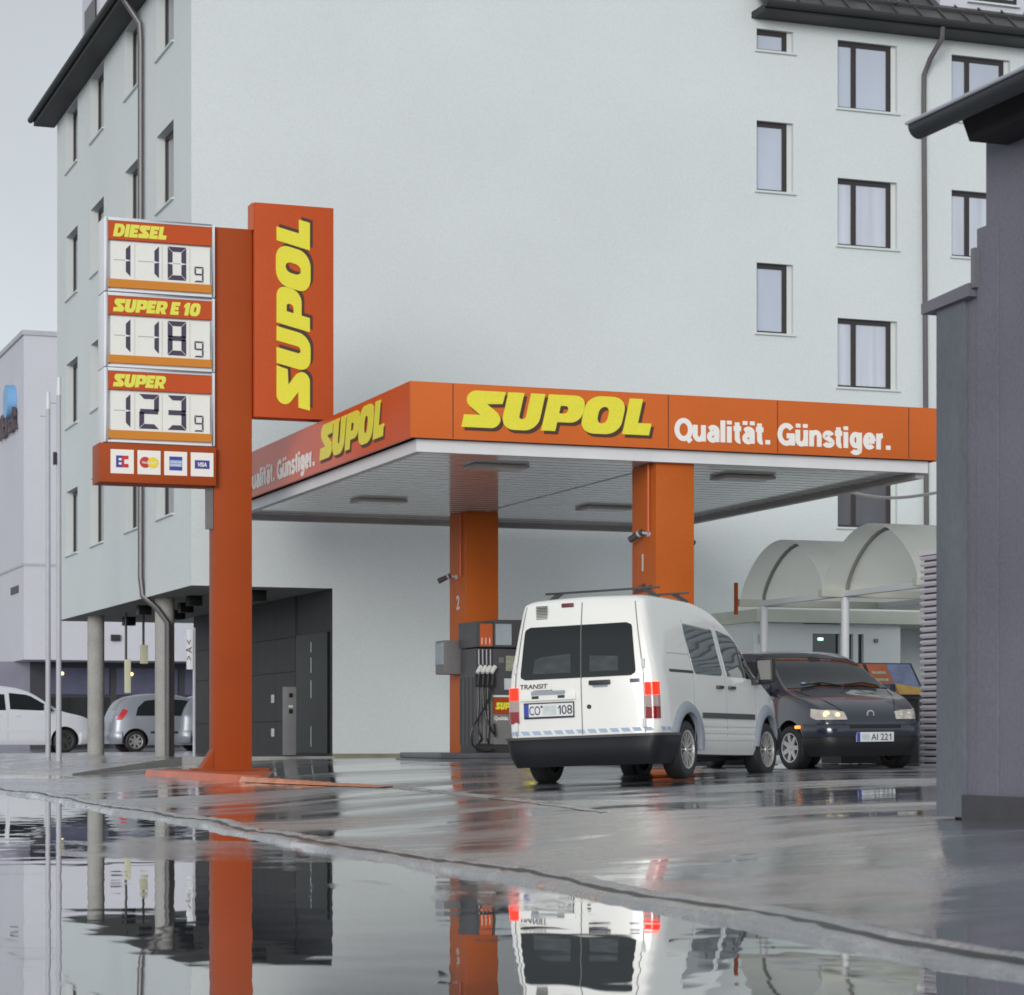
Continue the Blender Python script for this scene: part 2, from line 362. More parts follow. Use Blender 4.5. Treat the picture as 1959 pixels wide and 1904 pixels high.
def one_mb(x, h, w, O, U, V, mb, shear=0.0):
    P = [(x+w*.55, 0), (x+w*.55, h*.78), (x+w*.05, h*.60), (x+w*.05, h*.74), (x+w*.62, h), (x+w*.9, h), (x+w*.9, 0)]
    return poly_mb([P], .001, O, U, V, 1.0, shear, 0, 0, mb)
def poly_mb(polys, ext, O, U, V, scale=1.0, shear=0.0, dx=0.0, dy=0.0, mb=None, mi=0, sx=1.0):
    cu = bpy.data.curves.new('p', 'CURVE'); cu.dimensions = '2D'; cu.fill_mode = 'BOTH'; cu.extrude = ext
    for P in polys:
        sp = cu.splines.new('POLY'); sp.points.add(len(P)-1); sp.use_cyclic_u = True
        for i, (x, y) in enumerate(P): sp.points[i].co = ((x+shear*y)*scale*sx+dx, y*scale+dy, 0, 1)
    o = bpy.data.objects.new('tmp', cu); COL.objects.link(o)
    me = bpy.data.meshes.new_from_object(o.evaluated_get(DG()))
    O, U, V = Vector(O), Vector(U), Vector(V); Nn = U.cross(V)
    vs = [O+U*v.co.x+V*v.co.y+Nn*v.co.z for v in me.vertices]; fs = [tuple(p.vertices) for p in me.polygons]
    bpy.data.objects.remove(o); bpy.data.curves.remove(cu); bpy.data.meshes.remove(me)
    mb = mb or MB(); mb.add(vs, fs, mi); return mb

# heavy slanted capitals of the station's name, drawn as outlines (unit height)
def arc(cx, cy, rx, ry, a0, a1, n=7): return [(cx+rx*math.cos(math.radians(a0+(a1-a0)*i/n)), cy+ry*math.sin(math.radians(a0+(a1-a0)*i/n))) for i in range(n+1)]
def rrect(x0, x1, y0, y1, r, ry=None):
    ry = ry or r
    return arc(x1-r, y1-ry, r, ry, 0, 90)+arc(x0+r, y1-ry, r, ry, 90, 180)+arc(x0+r, y0+ry, r, ry, 180, 270)+arc(x1-r, y0+ry, r, ry, 270, 360)
def logo_letters():
    S = [(0,0),(.80,0)]+arc(.80,.20,.21,.20,-90,20)+[(.97,.32),(.90,.41),(.80,.48),(.553,.646),(.968,.667),(.985,1.0),(.18,1.0)]+arc(.18,.80,.20,.20,90,190)+[(.0,.70),(.04,.63),(.12,.56),(.43,.348),(.0,.34)]
    U = [(0,1),(0,.36)]+arc(.36,.34,.36,.36,180,270)+arc(.655,.34,.36,.36,270,360)+[(1.015,1),(.623,1),(.623,.36)]+arc(.53,.36,.093,.08,0,-180)+[(.437,1)]
    P = [[(0,0),(.39,0),(.39,.25),(.74,.25)]+arc(.74,.55,.31,.30,-90,0)+arc(.74,.72,.31,.28,0,90)+[(0,1)], [(.39,.49),(.39,.70),(.54,.70)]+arc(.54,.595,.08,.105,90,-90)]
    O = [rrect(0,1.13,-.02,1.02,.40,.36), rrect(.42,.71,.27,.73,.14,.17)]
    L = [(0,0),(.76,0),(.76,.33),(.375,.33),(.375,1),(0,1)]
    out = []
    for pos, pl in ((0,[S]),(1.055,[U]),(2.17,P),(3.225,O),(4.43,[L])):
        out.append([[(x+pos, y) for x, y in q] for q in pl])
    return out
def word_mb(word, h, O, U, V, width):
    G = dict(zip('SUPOL', [[[(x-p, y) for x, y in q] for q in g] for g, p in zip(logo_letters(), (0, 1.055, 2.17, 3.225, 4.43))]))
    G['I'] = [[(0,0),(.38,0),(.38,1),(0,1)]]; G['E'] = [[(0,0),(.80,0),(.80,.29),(.38,.29),(.38,.38),(.72,.38),(.72,.63),(.38,.63),(.38,.71),(.80,.71),(.80,1),(0,1)]]
    G['D'] = [[(0,0),(.55,0)]+arc(.55,.42,.45,.42,-90,0)+arc(.55,.58,.45,.42,0,90)+[(0,1)], [(.38,.28),(.38,.72),(.50,.72)]+arc(.50,.60,.12,.12,90,0)+arc(.50,.40,.12,.12,0,-90)]
    G['R'] = [[(0,0),(.38,0),(.38,.26),(.44,.26),(.60,0),(1.02,0),(.82,.32)]+arc(.70,.65,.32,.35,-60,90)+[(0,1)], [(.38,.50),(.38,.72),(.54,.72)]+arc(.54,.61,.09,.11,90,-90)]
    G['1'] = [[(.16,0),(.54,0),(.54,1),(.22,1),(0,.80),(0,.56),(.16,.66)]]; G['0'] = [rrect(0,.95,-.01,1.01,.36,.34), rrect(.37,.58,.28,.72,.10,.14)]
    adv = {'S':1.03,'U':1.06,'P':1.02,'O':1.18,'L':.74,'I':.44,'E':.86,'D':1.06,'R':1.04,'1':.62,'0':1.0,' ':.34}
    tot = sum(adv[c] for c in word)+.22; sx = width/(tot*h); x = 0; mb = MB()
    for c in word:
        if c != ' ': poly_mb([[(px+x, py) for px, py in q] for q in G[c]], .002, O, U, V, h, .22, mb=mb, sx=sx)
        x += adv[c]
    return mb
# upright bold sans-serif minuscules for the slogan, drawn as pen strokes
def _ell(cx, cy, rx, ry, a0, a1, n=14): return arc(cx, cy, rx, ry, a0, a1, n)
STROKES = {
 'Q': (.86, [_ell(.42,.5,.32,.41,0,360,28), [(.50,.24),(.76,-.04)]]), 'u': (.68, [[(.11,.74),(.11,.30)]+_ell(.29,.28,.18,.19,180,360)+[(.47,.30)], [(.50,.74),(.50,0)]]),
 'a': (.64, [[(.10,.54)]+_ell(.29,.50,.18,.155,160,0)+[(.47,.48),(.47,0)], [(.47,.42),(.30,.40)]+_ell(.27,.235,.165,.155,100,300)+[(.44,.20)]]),
 'l': (.31, [[(.11,0),(.11,1)]]), 'i': (.31, [[(.11,0),(.11,.74)], [(.11,.83),(.11,1.0)]]),
 't': (.44, [[(.18,.94),(.18,.24)]+_ell(.31,.22,.13,.13,180,280), [(0,.66),(.37,.66)]]), '.': (.36, [[(.14,0),(.14,.20)]]), ' ': (.26, []),
 'G': (.88, [_ell(.43,.5,.32,.41,38,345,26)+[(.74,.44)], [(.44,.44),(.84,.44)], [(.74,.48),(.74,0)]]),
 'n': (.66, [[(.11,0),(.11,.74)], [(.12,.44)]+_ell(.31,.46,.18,.19,180,0)+[(.49,.44),(.49,0)]]),
 's': (.60, [_ell(.28,.53,.17,.125,10,215,12)+[(.33,.37)]+_ell(.28,.215,.19,.13,60,-165,14)]),
 'g': (.68, [_ell(.28,.39,.17,.265,0,360,24), [(.49,.74),(.49,-.06)]+_ell(.30,-.06,.19,.13,0,-160)]),
 'e': (.65, [_ell(.30,.37,.20,.285,0,320,24), [(.14,.37),(.56,.37)]]), 'r': (.46, [[(.11,0),(.11,.74)], [(.12,.40)]+_ell(.34,.42,.22,.24,170,95)]),
}
STROKES['ä'] = (STROKES['a'][0], STROKES['a'][1]+[[(.12,.84),(.12,1.02)], [(.47,.84),(.47,1.02)]]); STROKES['ü'] = (STROKES['u'][0], STROKES['u'][1]+[[(.13,.84),(.13,1.02)], [(.48,.84),(.48,1.02)]])
def sans_mb(word, h, O, U, V, width, pen=.235):
    tot = sum(STROKES[c][0] for c in word); sx = width/(tot*h); O, U, V = Vector(O), Vector(U), Vector(V); n = U.cross(V); mb = MB(); x = 0; k = 0
    for c in word:
        for st in STROKES[c][1]:
            P = np.array([((px+x)*h*sx, py*h) for px, py in st]); T = np.gradient(P, axis=0); T /= np.maximum(np.linalg.norm(T, axis=1), 1e-9)[:,None]
            if np.allclose(P[0], P[-1]): T[0] = T[-1] = (T[0]+T[-1])/np.linalg.norm(T[0]+T[-1])
            N_ = np.stack([-T[:,1]*sx, T[:,0]], 1)*pen*h/2; k += 1; e = n*(.0025+.0002*(k % 4))
            A = [O+U*float(p[0]+q[0])+V*float(p[1]+q[1])+e for p, q in zip(P, N_)]; B = [O+U*float(p[0]-q[0])+V*float(p[1]-q[1])+e for p, q in zip(P, N_)]
            mb.grid([B, A]); mb.grid([A, [a-n*.004 for a in A]]); mb.grid([[b-n*.004 for b in B], B])
        x += STROKES[c][0]
    return mb
def logo(name, parent, O, U, V, height, width, ext=0.008):
    """yellow letters over their dark offset print, U x V must face outwards"""
    Ls = logo_letters(); total = 5.19+0.22
    sx = width/(total*height); n = Vector(U).cross(Vector(V))
    sh = MB(); yl = MB()
    for g in Ls:
        poly_mb(g, ext*0.4, Vector(O)+n*0.002, U, V, height, 0.22, 0.085*height, -0.085*height, mb=sh, sx=sx)
        poly_mb(g, ext, Vector(O)+n*0.004, U, V, height, 0.22, 0, 0, mb=yl, sx=sx)
    a = build(yl, name, 'yellow', parent); b = build(sh, 'letter_shadow', 'shadow_print', parent)
    return a, b

# ------------------------------------------------------------------ ground
def sst(t): t = max(0.0, min(1.0, t)); return t*t*(3-2*t)
def zg(x, y):
    road = 0.30*sst((y-30)/30)
    xe = 8+max(0, (y-20))*0.15
    fc = 0.18*sst((x-4.95)/(xe-4.95)) + 0.03*max(0, min(x, 12)-8) + 0.008*max(0, min(x, 20)-12) + 0.002*max(0, y-30)
    return max(road*0.95, fc) if x > 4.8 else road
def edge_dx(y): return -0.034*max(0.0, 30-y)      # the kerb runs slightly askew to the buildings
def ground_grid(name, x0, x1, y0, y1, st, m, dz=0.0):
    nx, ny = int((x1-x0)/st)+1, int((y1-y0)/st)+1
    rnd = random.Random(3)
    P = []
    for j in range(ny):
        y = y0+(y1-y0)*j/(ny-1); row = []
        for i in range(nx):
            x = x0+(x1-x0)*i/(nx-1)
            w = max(0.0, 1-(x-4.8)/3.4) if x >= 4.8 else max(0.0, 1-(4.8-x)/7)
            x += edge_dx(y)*w; row.append((x, y, zg(x, y)+dz))
        P.append(row)
    o = build(MB().grid(P), name, m, sharp=180); o['kind'] = 'structure'; return o
g = build(MB().quad((-600,-600,-.12),(600,-600,-.12),(600,600,-.12),(-600,600,-.12)), 'ground', 'far_ground'); g['kind'] = 'structure'
ground_grid('road', -22, 4.80, -12, 92, 0.5, 'wet_road')
ground_grid('forecourt', 4.80, 44, -12, 92, 0.4, 'wet_forecourt')
# drainage channel between road and forecourt: two rows of setts with a worn edge
rnd = random.Random(11)
rows = []
y = -10.0
xs = [4.70, 4.73, 4.79, 4.82, 4.85, 4.90, 4.95, 4.99]
hs_ = [-0.02, 0.020, 0.030, 0.028, 0.040, 0.052, 0.046, -0.02]
while y < 60:
    w = 0.05*math.sin(y*0.7)+0.03*math.sin(y*2.3+1)
    w += edge_dx(y)
    rows.append([(x+w+rnd.uniform(-.012, .012), y, zg(4.7+edge_dx(y), y)+h*1.0+rnd.uniform(-.005, .005)+ (0.006*math.sin(y*1.7) if 0 < i < 7 else 0)) for i, (x, h) in enumerate(zip(xs, hs_))])
    y += 0.16
cb_ = MB().grid(rows); cb_.m = [1 if k % 7 == 3 else 0 for k in range(len(cb_.f))]
o = build(cb_, 'road_channel', ['wet_channel', 'dark_metal'], sharp=60); o['kind'] = 'structure'
# paved walk under the overhang of the tall block
slab_out = [(12.89, 45.02), (9.9, 44.85), (7.3, 41.6), (5.9, 43.5), (5.9, 62), (12.89, 62)]
mbs = MB()
top = [(x, y, max(zg(x, y)+0.015, min(0.37, 0.37-(0.37-zg(x, y)-0.02)*sst((9.6-x)/2.2)))) for x, y in slab_out]
n = len(top)
mbs.add(top+[(x, y, z-0.6) for x, y, z in top], [tuple(reversed(range(n)))])
mbs.add(top+[(x, y, z-0.6) for x, y, z in top], [(i, (i+1) % n, (i+1) % n+n, i+n) for i in range(n)], 1)
o = build(mbs, 'pavement', ['wet_paving', 'concrete'], fix=True); o['kind'] = 'structure'

# ------------------------------------------------------------------ walls with openings
def wall_grid(mb, axis, c, u0, u1, z0, z1, holes, reveal, mi=0, rmi=1, sign=1):
    """flat wall in the plane axis = c, openings cut out, reveals going back by `reveal` (towards +axis)"""
    us = sorted({u0, u1, *[h[0] for h in holes], *[h[1] for h in holes]}); zs = sorted({z0, z1, *[h[2] for h in holes], *[h[3] for h in holes]})
    P = (lambda u, z, d=0: (u, c+d, z)) if axis == 'y' else (lambda u, z, d=0: (c+d, u, z))
    for i in range(len(us)-1):
        for j in range(len(zs)-1):
            uc, zc = (us[i]+us[i+1])/2, (zs[j]+zs[j+1])/2
            if any(h[0] < uc < h[1] and h[2] < zc < h[3] for h in holes): continue
            mb.quad(P(us[i], zs[j]), P(us[i+1], zs[j]), P(us[i+1], zs[j+1]), P(us[i], zs[j+1]), mi)
    for h in holes:
        a, b, e, f = h[:4]; r = reveal if len(h) < 5 else h[4]
        if not r: continue
        for (p, q) in (((a,e),(a,f)),((b,f),(b,e)),((a,f),(b,f)),((b,e),(a,e))):
            mb.quad(P(*p), P(*q), P(*q, r), P(*p, r), rmi)

# ================================================================== tall apartment block
CX, CY = 10.17, 45.26
XR = 12.91                                   # where the passage ends
ZS = zat(1120, 46.0)                         # underside of the overhang
EXC = on_y(1437, CY)[1]                      # where the gable wall meets the eaved wing
bld = thing('apartment_building', 'tall white rendered apartment block with dark framed windows behind the filling station', 'building', (16, 52, 0))
holes_l = []; WIN_L = []
sills = [5.07, 8.11, 11.16, 14.20]
colsL = [(126, 148), (173, 198), (238.5, 267), (299, 331.5)]
for pa, pb in colsL:
    yb = on_x(pb, CX)[1]; ya = on_x(pa, CX)[1]
    for s in sills:
        top_ = min(s+1.52, 15.66); holes_l.append((yb, ya, s, top_)); WIN_L.append((yb, ya, s, top_))
holes_r = []; WIN_R = []
def wr(p0, p1, ya, yb, kind):
    d0, x0 = on_y(p0, CY); d1, x1 = on_y(p1, CY)
    h = (x0, x1, zat(yb, d0), zat(ya, d0)); holes_r.append(h); WIN_R.append((h, kind))
for ya, yb in ((54, 95), (230, 364), (502, 636)): wr(1447, 1517, ya, yb, 'single')
for ya, yb in ((76, 206), (340, 469), (608, 740), (876, 1008)): wr(1602, 1716, ya, yb, 'double')
for ya, yb in ((104, 230), (363, 490), (630, 757), (893, 1020)): wr(1820, 1932, ya, yb, 'double')
mb = MB()
ZG = 15.85
wall_grid(mb, 'y', CY, CX, EXC, 0.0, ZG, [(CX, XR, 0.0, ZS, 0)]+[], 0.16)
wall_grid(mb, 'y', CY, EXC, 36.0, 0.0, 15.40, holes_r, 0.17)
wall_grid(mb, 'x', CX, CY, 60.06, ZS, ZG, holes_l, 0.30)
# gable head, block end and back
mb.add([(CX,CY,ZG),(EXC,CY,ZG),(EXC,CY,15.39),(22.35,CY,15.39),(22.35,CY,17.2),(16.2,CY,22.4)], [(0,1,2,3,4,5)])
mb.box(22.35, 22.37, CY+.01, 50, 15.4, 17.1)
mb.quad((CX,60.06,ZS),(XR,60.06,ZS),(XR,60.06,ZG),(CX,60.06,ZG)); mb.quad((XR+6,60.06,0),(36,60.06,0),(36,60.06,15.4),(XR+6,60.06,15.4)); mb.quad((XR,60.06,ZS),(XR+6,60.06,ZS),(XR+6,60.06,15.4),(XR,60.06,15.4))
mb.quad((36,CY,0),(36,60.06,0),(36,60.06,15.4),(36,CY,15.4))
for f in range(len(mb.f)): pass
build(mb, 'wall', ['stucco', 'reveal'], bld, sharp=20)
# seam where the insulation boards change, and lighter lower skirt of the gable
mb = MB(); mb.box(EXC-0.02, 36, CY-0.022, CY-0.002, 0, 0.32); build(mb, 'plinth', 'plinth_green', bld)
mb = MB(); mb.box(XR, EXC-.03, CY-0.03, CY-0.002, 0, 0.42); build(mb, 'plinth', 'plinth_green', bld)
# overhang underside with its lamps
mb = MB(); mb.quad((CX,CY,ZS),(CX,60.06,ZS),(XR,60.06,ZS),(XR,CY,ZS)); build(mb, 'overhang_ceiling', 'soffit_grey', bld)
for px, d in ((275, 53), (340, 55.0), (371, 49.4), (493, 47.6), (355, 52.0), (246, 58.0)):
    x, y = wp(px, d)
    x = min(max(x, CX+.4), XR-.4)
    mb = MB().box(x-.14, x+.14, y-.14, y+.14, ZS-.20, ZS-.003); build(mb, 'ceiling_lamp', 'door_black', bld, bevel=.01)
# dark clad wall of the passage
yE = on_x(372, XR)[1]
mb = MB()
nP = 6
for i in range(nP):
    for z0, z1 in ((0.3, 1.05), (1.065, 2.05), (2.065, 2.75), (2.765, ZS-.004)):
        ya = 47.9+(yE-47.9)*i/nP; yb = 47.9+(yE-47.9)*(i+1)/nP-.012
        mb.box(XR-.03, XR+.02, ya, yb, z0, z1)
build(mb, 'cladding', 'cladding', bld)
mb = MB(); mb.quad((XR,CY+.002,0.2),(XR,yE,0.2),(XR,yE,ZS),(XR,CY+.002,ZS)); mb.quad((XR,yE,0),(XR+6,yE,0),(XR+6,yE,ZS),(XR,yE,ZS)); build(mb, 'passage_wall', 'cladding', bld)
dr = build(MB().box(XR-.05, XR-.002, 45.45, 47.75, 0.42, 2.76), 'entrance_door', 'door_black', bld)
for yy, z0, z1 in ((46.6,.55,.95),(46.6,1.5,1.85),(46.6,2.0,2.3),(46.6,2.4,2.6)): build(MB().box(XR-.058, XR-.051, yy-.012, yy+.012, z0, z1), 'glazing_gap', 'sill', dr)
build(MB().box(XR-.052, XR-.031, 49.55, 49.72, 1.45, 1.62), 'notice', 'label_pale', bld)
build(MB().box(XR-.052, XR-.031, 49.55, 49.72, .75, .92), 'notice', 'label_pale', bld)

def window_x(h):      # window in the street facade
    ya, yb, z0, z1 = h; x = CX+.17
    mb = MB(); t = .075
    mb.box(x, x+.06, ya, yb, z0, z0+t); mb.box(x, x+.06, ya, yb, z1-t, z1); mb.box(x, x+.06, ya, ya+t, z0+t, z1-t); mb.box(x, x+.06, yb-t, yb, z0+t, z1-t)
    ym = (ya+yb)/2; mb.box(x+.003, x+.06, ym-.04, ym+.04, z0+t, z1-t)
    w = build(mb, 'window', 'frame_brown', bld)
    build(MB().quad((x+.03,yb-t,z0+t),(x+.03,ya+t,z0+t),(x+.03,ya+t,z1-t),(x+.03,yb-t,z1-t)), 'pane', 'pane_dark', w)
    build(MB().box(CX-.05, CX+.17, ya-.04, yb+.04, z0-.035, z0-.003), 'sill', 'sill', w)
def window_y(h, kind, dark=False):
    xa, xb, z0, z1 = h; y = CY+.10
    mb = MB(); t = .085; xb2 = xb-.10
    mb.box(xa, xb2, y, y+.06, z0, z0+.055); mb.box(xa, xb2, y, y+.06, z1-t*1.15, z1); mb.box(xb2-t*1.25, xb2, y, y+.06, z0+.055, z1-t*1.15); mb.box(xa, xa+.03, y, y+.06, z0+.055, z1-t*1.15)
    if kind == 'double': xm = xa+(xb-xa)*.30; mb.box(xm-.055, xm+.055, y-.004, y+.056, z0+.055, z1-t*1.15)
    w = build(mb, 'window', 'frame_brown', bld)
    pm = 'pane_dark' if dark else (('pane_curtain', 'pane_pale', 'pane_curtain', 'pane_curtain')[int(z0*3) % 4] if kind == 'double' else 'pane_pale')
    build(MB().quad((xa,y+.03,z0),(xb2,y+.03,z0),(xb2,y+.03,z1),(xa,y+.03,z1)), 'pane', pm, w)
    build(MB().quad((xb2,y+.002,z0),(xb,y+.002,z0),(xb,y+.002,z1),(xb2,y+.002,z1)), 'jamb', 'reveal', w)
    build(MB().box(xa-.05, xb+.05, CY-.06, CY+.10, z0-.045, z0-.003), 'sill', 'sill', w)
for h in WIN_L: window_x(h)
for h, k in WIN_R: window_y(h, k, dark=(h[2] < 5.6))
# roofs, gutters, dormers
mb = MB()
mb.prism([(CX-.52, CY+.10, 15.86), (CX+.02, CY+.10, 15.72), (16.2, CY+.10, 22.2), (16.2, CY+.10, 22.5)], (0, 15.2, 0))
rf = build(mb, 'roof', 'roof_metal', bld)
build(MB().box(CX-.50, CX-.004, CY+.12, 60.5, 15.70, 15.84), 'eave', 'eave_dark', rf)
build(MB().tube([(CX-.56, CY+.1, 15.86), (CX-.56, 60.6, 15.86)], .075, 10), 'gutter', 'eave_dark', rf)
mb = MB()
mb.prism([(EXC, CY-.62, 15.50), (EXC, CY-.62, 15.56), (EXC, CY+5.4, 20.4), (EXC, CY+5.4, 20.3)], (36.3-EXC, 0, 0))
for i in range(26):
    xx = EXC+.25+i*.56; mb.prism([(xx, CY-.60, 15.58), (xx, CY+5.4, 20.42), (xx, CY+5.4, 20.46), (xx, CY-.60, 15.62)], (.03, 0, 0))
mb.prism([(EXC, CY-.2, 15.91), (EXC, CY-.22, 15.96), (EXC, CY-.18, 15.99), (EXC, CY-.16, 15.94)], (36.3-EXC, 0, 0))
rf2 = build(mb, 'roof', 'roof_metal', bld)
build(MB().box(EXC, 36.3, CY-.60, CY-.002, 15.36, 15.49), 'eave', 'eave_dark', rf2)
build(MB().tube([(EXC, CY-.66, 15.50), (36.3, CY-.66, 15.50)], .08, 10), 'gutter', 'eave_dark', rf2)
def dormer(xa, xb, zb, zt, win):
    y0 = CY+.05
    mb = MB(); mb.box(xa, xb, y0, y0+4.5, zb, zt); mb.box(xa-.1, xb+.1, y0-.15, y0+4.6, zt+.002, zt+.12)
    d = build(mb, 'dormer', 'far_wall', bld)
    for x0, x1 in win:
        build(MB().box(x0, x1, y0-.035, y0-.003, zb+.62, zb+1.9), 'window_frame', 'frame_brown', d)
        build(MB().box(x0+.09, x1-.09, y0-.045, y0-.036, zb+.70, zb+1.8), 'dormer_pane', 'pane_pale', d)
        build(MB().box(x0-.06, x1+.06, y0-.09, y0-.002, zb+.56, zb+.60), 'dormer_sill', 'sill', d)
xq = lambda px: on_y(px, CY)[1]
dormer(xq(1492), xq(1722), zat(17, 50.6), 18.6, [(xq(1560), xq(1650))])
dormer(xq(1800), xq(2080), zat(52, 51.6), 18.8, [(xq(1856), xq(1945))])
mb = MB(); ya, yb = on_x(190, CX+.35)[1], on_x(157, CX+.35)[1]
mb.box(CX+.35, CX+4, ya, yb, 15.95, 18.6); mb.box(CX+.25, CX+4, ya-.1, yb+.1, 18.602, 18.75)
dm = build(mb, 'dormer', 'far_wall', bld)
build(MB().box(CX+.31, CX+.347, ya+.35, yb-.5, 16.6, 17.9), 'window_frame', 'frame_brown', dm)
# downpipes
def pipe(name, pts, r=.055): return build(MB().tube(pts, r, 10), name, 'pipe_grey', bld)
yp = on_x(277, CX)[1]
pipe('downpipe', [(CX-.5,yp,15.80),(CX-.32,yp,15.55),(CX-.11,yp,15.25),(CX-.09,yp,14.9),(CX-.09,yp,10),(CX-.09,yp,4.0),(CX-.05,yp,3.62),(CX+.22,yp-.15,3.35),(CX+.40,yp-.3,3.05),(CX+.40,yp-.3,.3)], .06)
xp = xq(1766)
pipe('downpipe', [(xp+.10,CY-.62,15.42),(xp+.10,CY-.60,15.2),(xp+.02,CY-.25,14.85),(xp-.04,CY-.10,14.55),(xp-.04,CY-.09,14),(xp,CY-.09,8),(xp+.06,CY-.09,.3)], .055)
xp2 = xq(1706); pipe('downpipe', [(xp2-.16,CY-.12,16.9),(xp2-.12,CY-.12,16.25),(xp2,CY-.2,16.05),(xp2-.1,CY-.3,15.95)], .05)
# round concrete columns under the overhang
for px0, px1 in ((167, 199), (296, 333)):
    pm = (px0+px1)/2; d, yy = on_x(pm, CX+.42); r = (px1-px0)/2/4700*d
    build(MB().cyl((CX+.42,yy,.05),(CX+.42,yy,ZS-.002), r, 28), 'column', 'concrete', bld)

# entry phone post in the passage
x, y = 12.1, 46.6
x, y = wp(553, 46.2)
st = thing('entry_phone_post', 'slim grey intercom post with dark buttons by the passage entrance', 'intercom', (x, y, .44))
build(MB().box(x-.11, x+.11, y-.09, y+.09, .40, 1.68), 'post', 'mid_grey', st, bevel=.008)
for z in (1.52, 1.22): build(MB().box(x-.03, x+.04, y-.10, y-.091, z-.04, z+.04), 'button', 'door_black', st)
build(MB().box(x-.04, x+.04, y-.098, y-.091, 1.29, 1.33), 'reader', 'label_pale', st)

# ================================================================== flagpoles, signs on the walk
for px, d, yb, yt, lab in ((91.5, 50, 1456, 750, 'shorter pale metal flagpole, the one farther out from the white block'), (112, 47.5, 1460, 722, 'taller pale metal flagpole close to the corner of the white block')):
    x, y = wp(px, d); z0 = zg(x, y); zt = zat(yt, d)
    t = thing('flagpole', lab, 'flagpole', (x, y, z0), group='flagpoles beside the walk')
    build(MB().tube([(x,y,z0-.05),(x,y,zt-.35)], [.055,.045], 12), 'pole', 'galv', t)
    build(MB().tube([(x,y,zt-.349),(x,y,zt)], [.05,.04], 12), 'pole_head', 'white_metal', t)
    build(MB().tube([(x,y,zt-.5),(x-.16,y,zt-.5)], .014, 6), 'hook', 'galv', t)
    if px > 100: build(MB().box(x-.11, x-.055, y-.06, y+.03, 5.6+.4, 5.6+.64), 'halyard_box', 'dark_metal', t)
def blade(px0, px1, y0, y1, d, lab, m='blade_sign', post=None):
    x0, yy = wp(px0, d); x1, _ = wp(px1, d); za, zb = zat(y1, d), zat(y0, d)
    t = thing('blade_sign', lab, 'sign', ((x0+x1)/2, yy, za))
    build(MB().box(x0, x1, yy-.05, yy+.05, za, zb), 'sign_board', m, t, bevel=.01)
    return t, x0, x1, yy, za, zb
t, x0, x1, yy, za, zb = blade(238, 250, 1262, 1326, 56, 'narrow pale yellow sign hanging behind the far concrete column')
build(MB().tube([(x0+.03,yy,zb),(x0+.03,yy,ZS)], .03, 6), 'hanger', 'dark_metal', t)
t, x0, x1, yy, za, zb = blade(268, 283, 1234, 1270, 57, 'short pale yellow sign hanging by the dark downpipe')
build(MB().tube([(x1-.1,yy,zb),(x1-.1,yy,ZS)], .03, 6), 'hanger', 'dark_metal', t)
t, x0, x1, yy, za, zb = blade(357, 369, 1204, 1281, 47.5, 'tall white sign board on a thin grey post beside the orange pylon', 'sign_white')
build(MB().tube([(x1+.03,yy,.35),(x1+.03,yy,zb+.03)], .03, 8), 'post', 'galv', t)
text_mb('> A <', .17, ((x0+x1)/2+.03, yy-.052, za+.18), (0,0,1), (-1,0,0), .01, 0, .001, mb=(q := MB())); build(q, 'lettering', 'letter_dark', t)
x, y = wp(383, 48.5)
tg = tag(build(MB().tube([(0,0,0),(0,0,2.3)], .045, 10).box(-.12,.06,-.02,.02,2.05,2.34), 'post', 'dark_metal', origin=(x, y, .45)), 'dark steel post with a small plate standing next to the thin grey post', 'post')

# ================================================================== far white building across the street
fx, fy = wp(45, 80)
fb = thing('shop_building', 'low white building with a dark glazed ground floor across the far street', 'building', (fx+8, fy+4, 0))
zt = zat(641, 80)
zo = zat(1258, 78)
fb_mb = MB(); fb_mb.box(fx, fx+40, fy, fy+30, zo, zt)
build(fb_mb, 'wall', 'far_wall', fb)
build(MB().box(fx-.06, fx+40.1, fy-.06, fy+30, zt+.003, zt+.16), 'parapet_cap', 'galv', fb)
build(MB().box(fx-.03, fx-.003, fy, fy+30, zat(1080, 80)-.04, zat(1080, 80)+.04).box(fx, fx+30, fy-.03, fy-.003, zat(1080, 80)-.04, zat(1080, 80)+.04), 'render_joint', 'galv', fb)
gx = wp(72, 82)[0]
build(MB().box(fx-.8, fx+.55, fy+2.2, fy+2.4, -.1, zo), 'lower_wall', 'far_lav', fb)
build(MB().box(fx+.56, fx+40, fy+2.2, fy+2.5, -.1, zo-.002), 'shopfront', 'shop_steel', fb)
for i in range(12):
    xa = fx+1.1+i*2.35
    build(MB().box(xa, xa+2.1, fy+2.12, fy+2.196, 1.95+.25, 3.05+.05), 'awning_panel', 'shop_blue', fb)
    build(MB().box(xa, xa+2.1, fy+2.14, fy+2.196, .35, 2.1), 'shop_window', 'shop_dark', fb)
    if i in (0, 1, 3): build(MB().cyl((xa+.5, fy+2.05, 2.9), (xa+.5, fy+2.11, 2.9), .06, 10), 'lamp', 'lamp_warm', fb)
build(MB().box(fx-1, fx+2.3, fy-.04, fy-.003, 0, .1), 'edge', 'galv', fb)
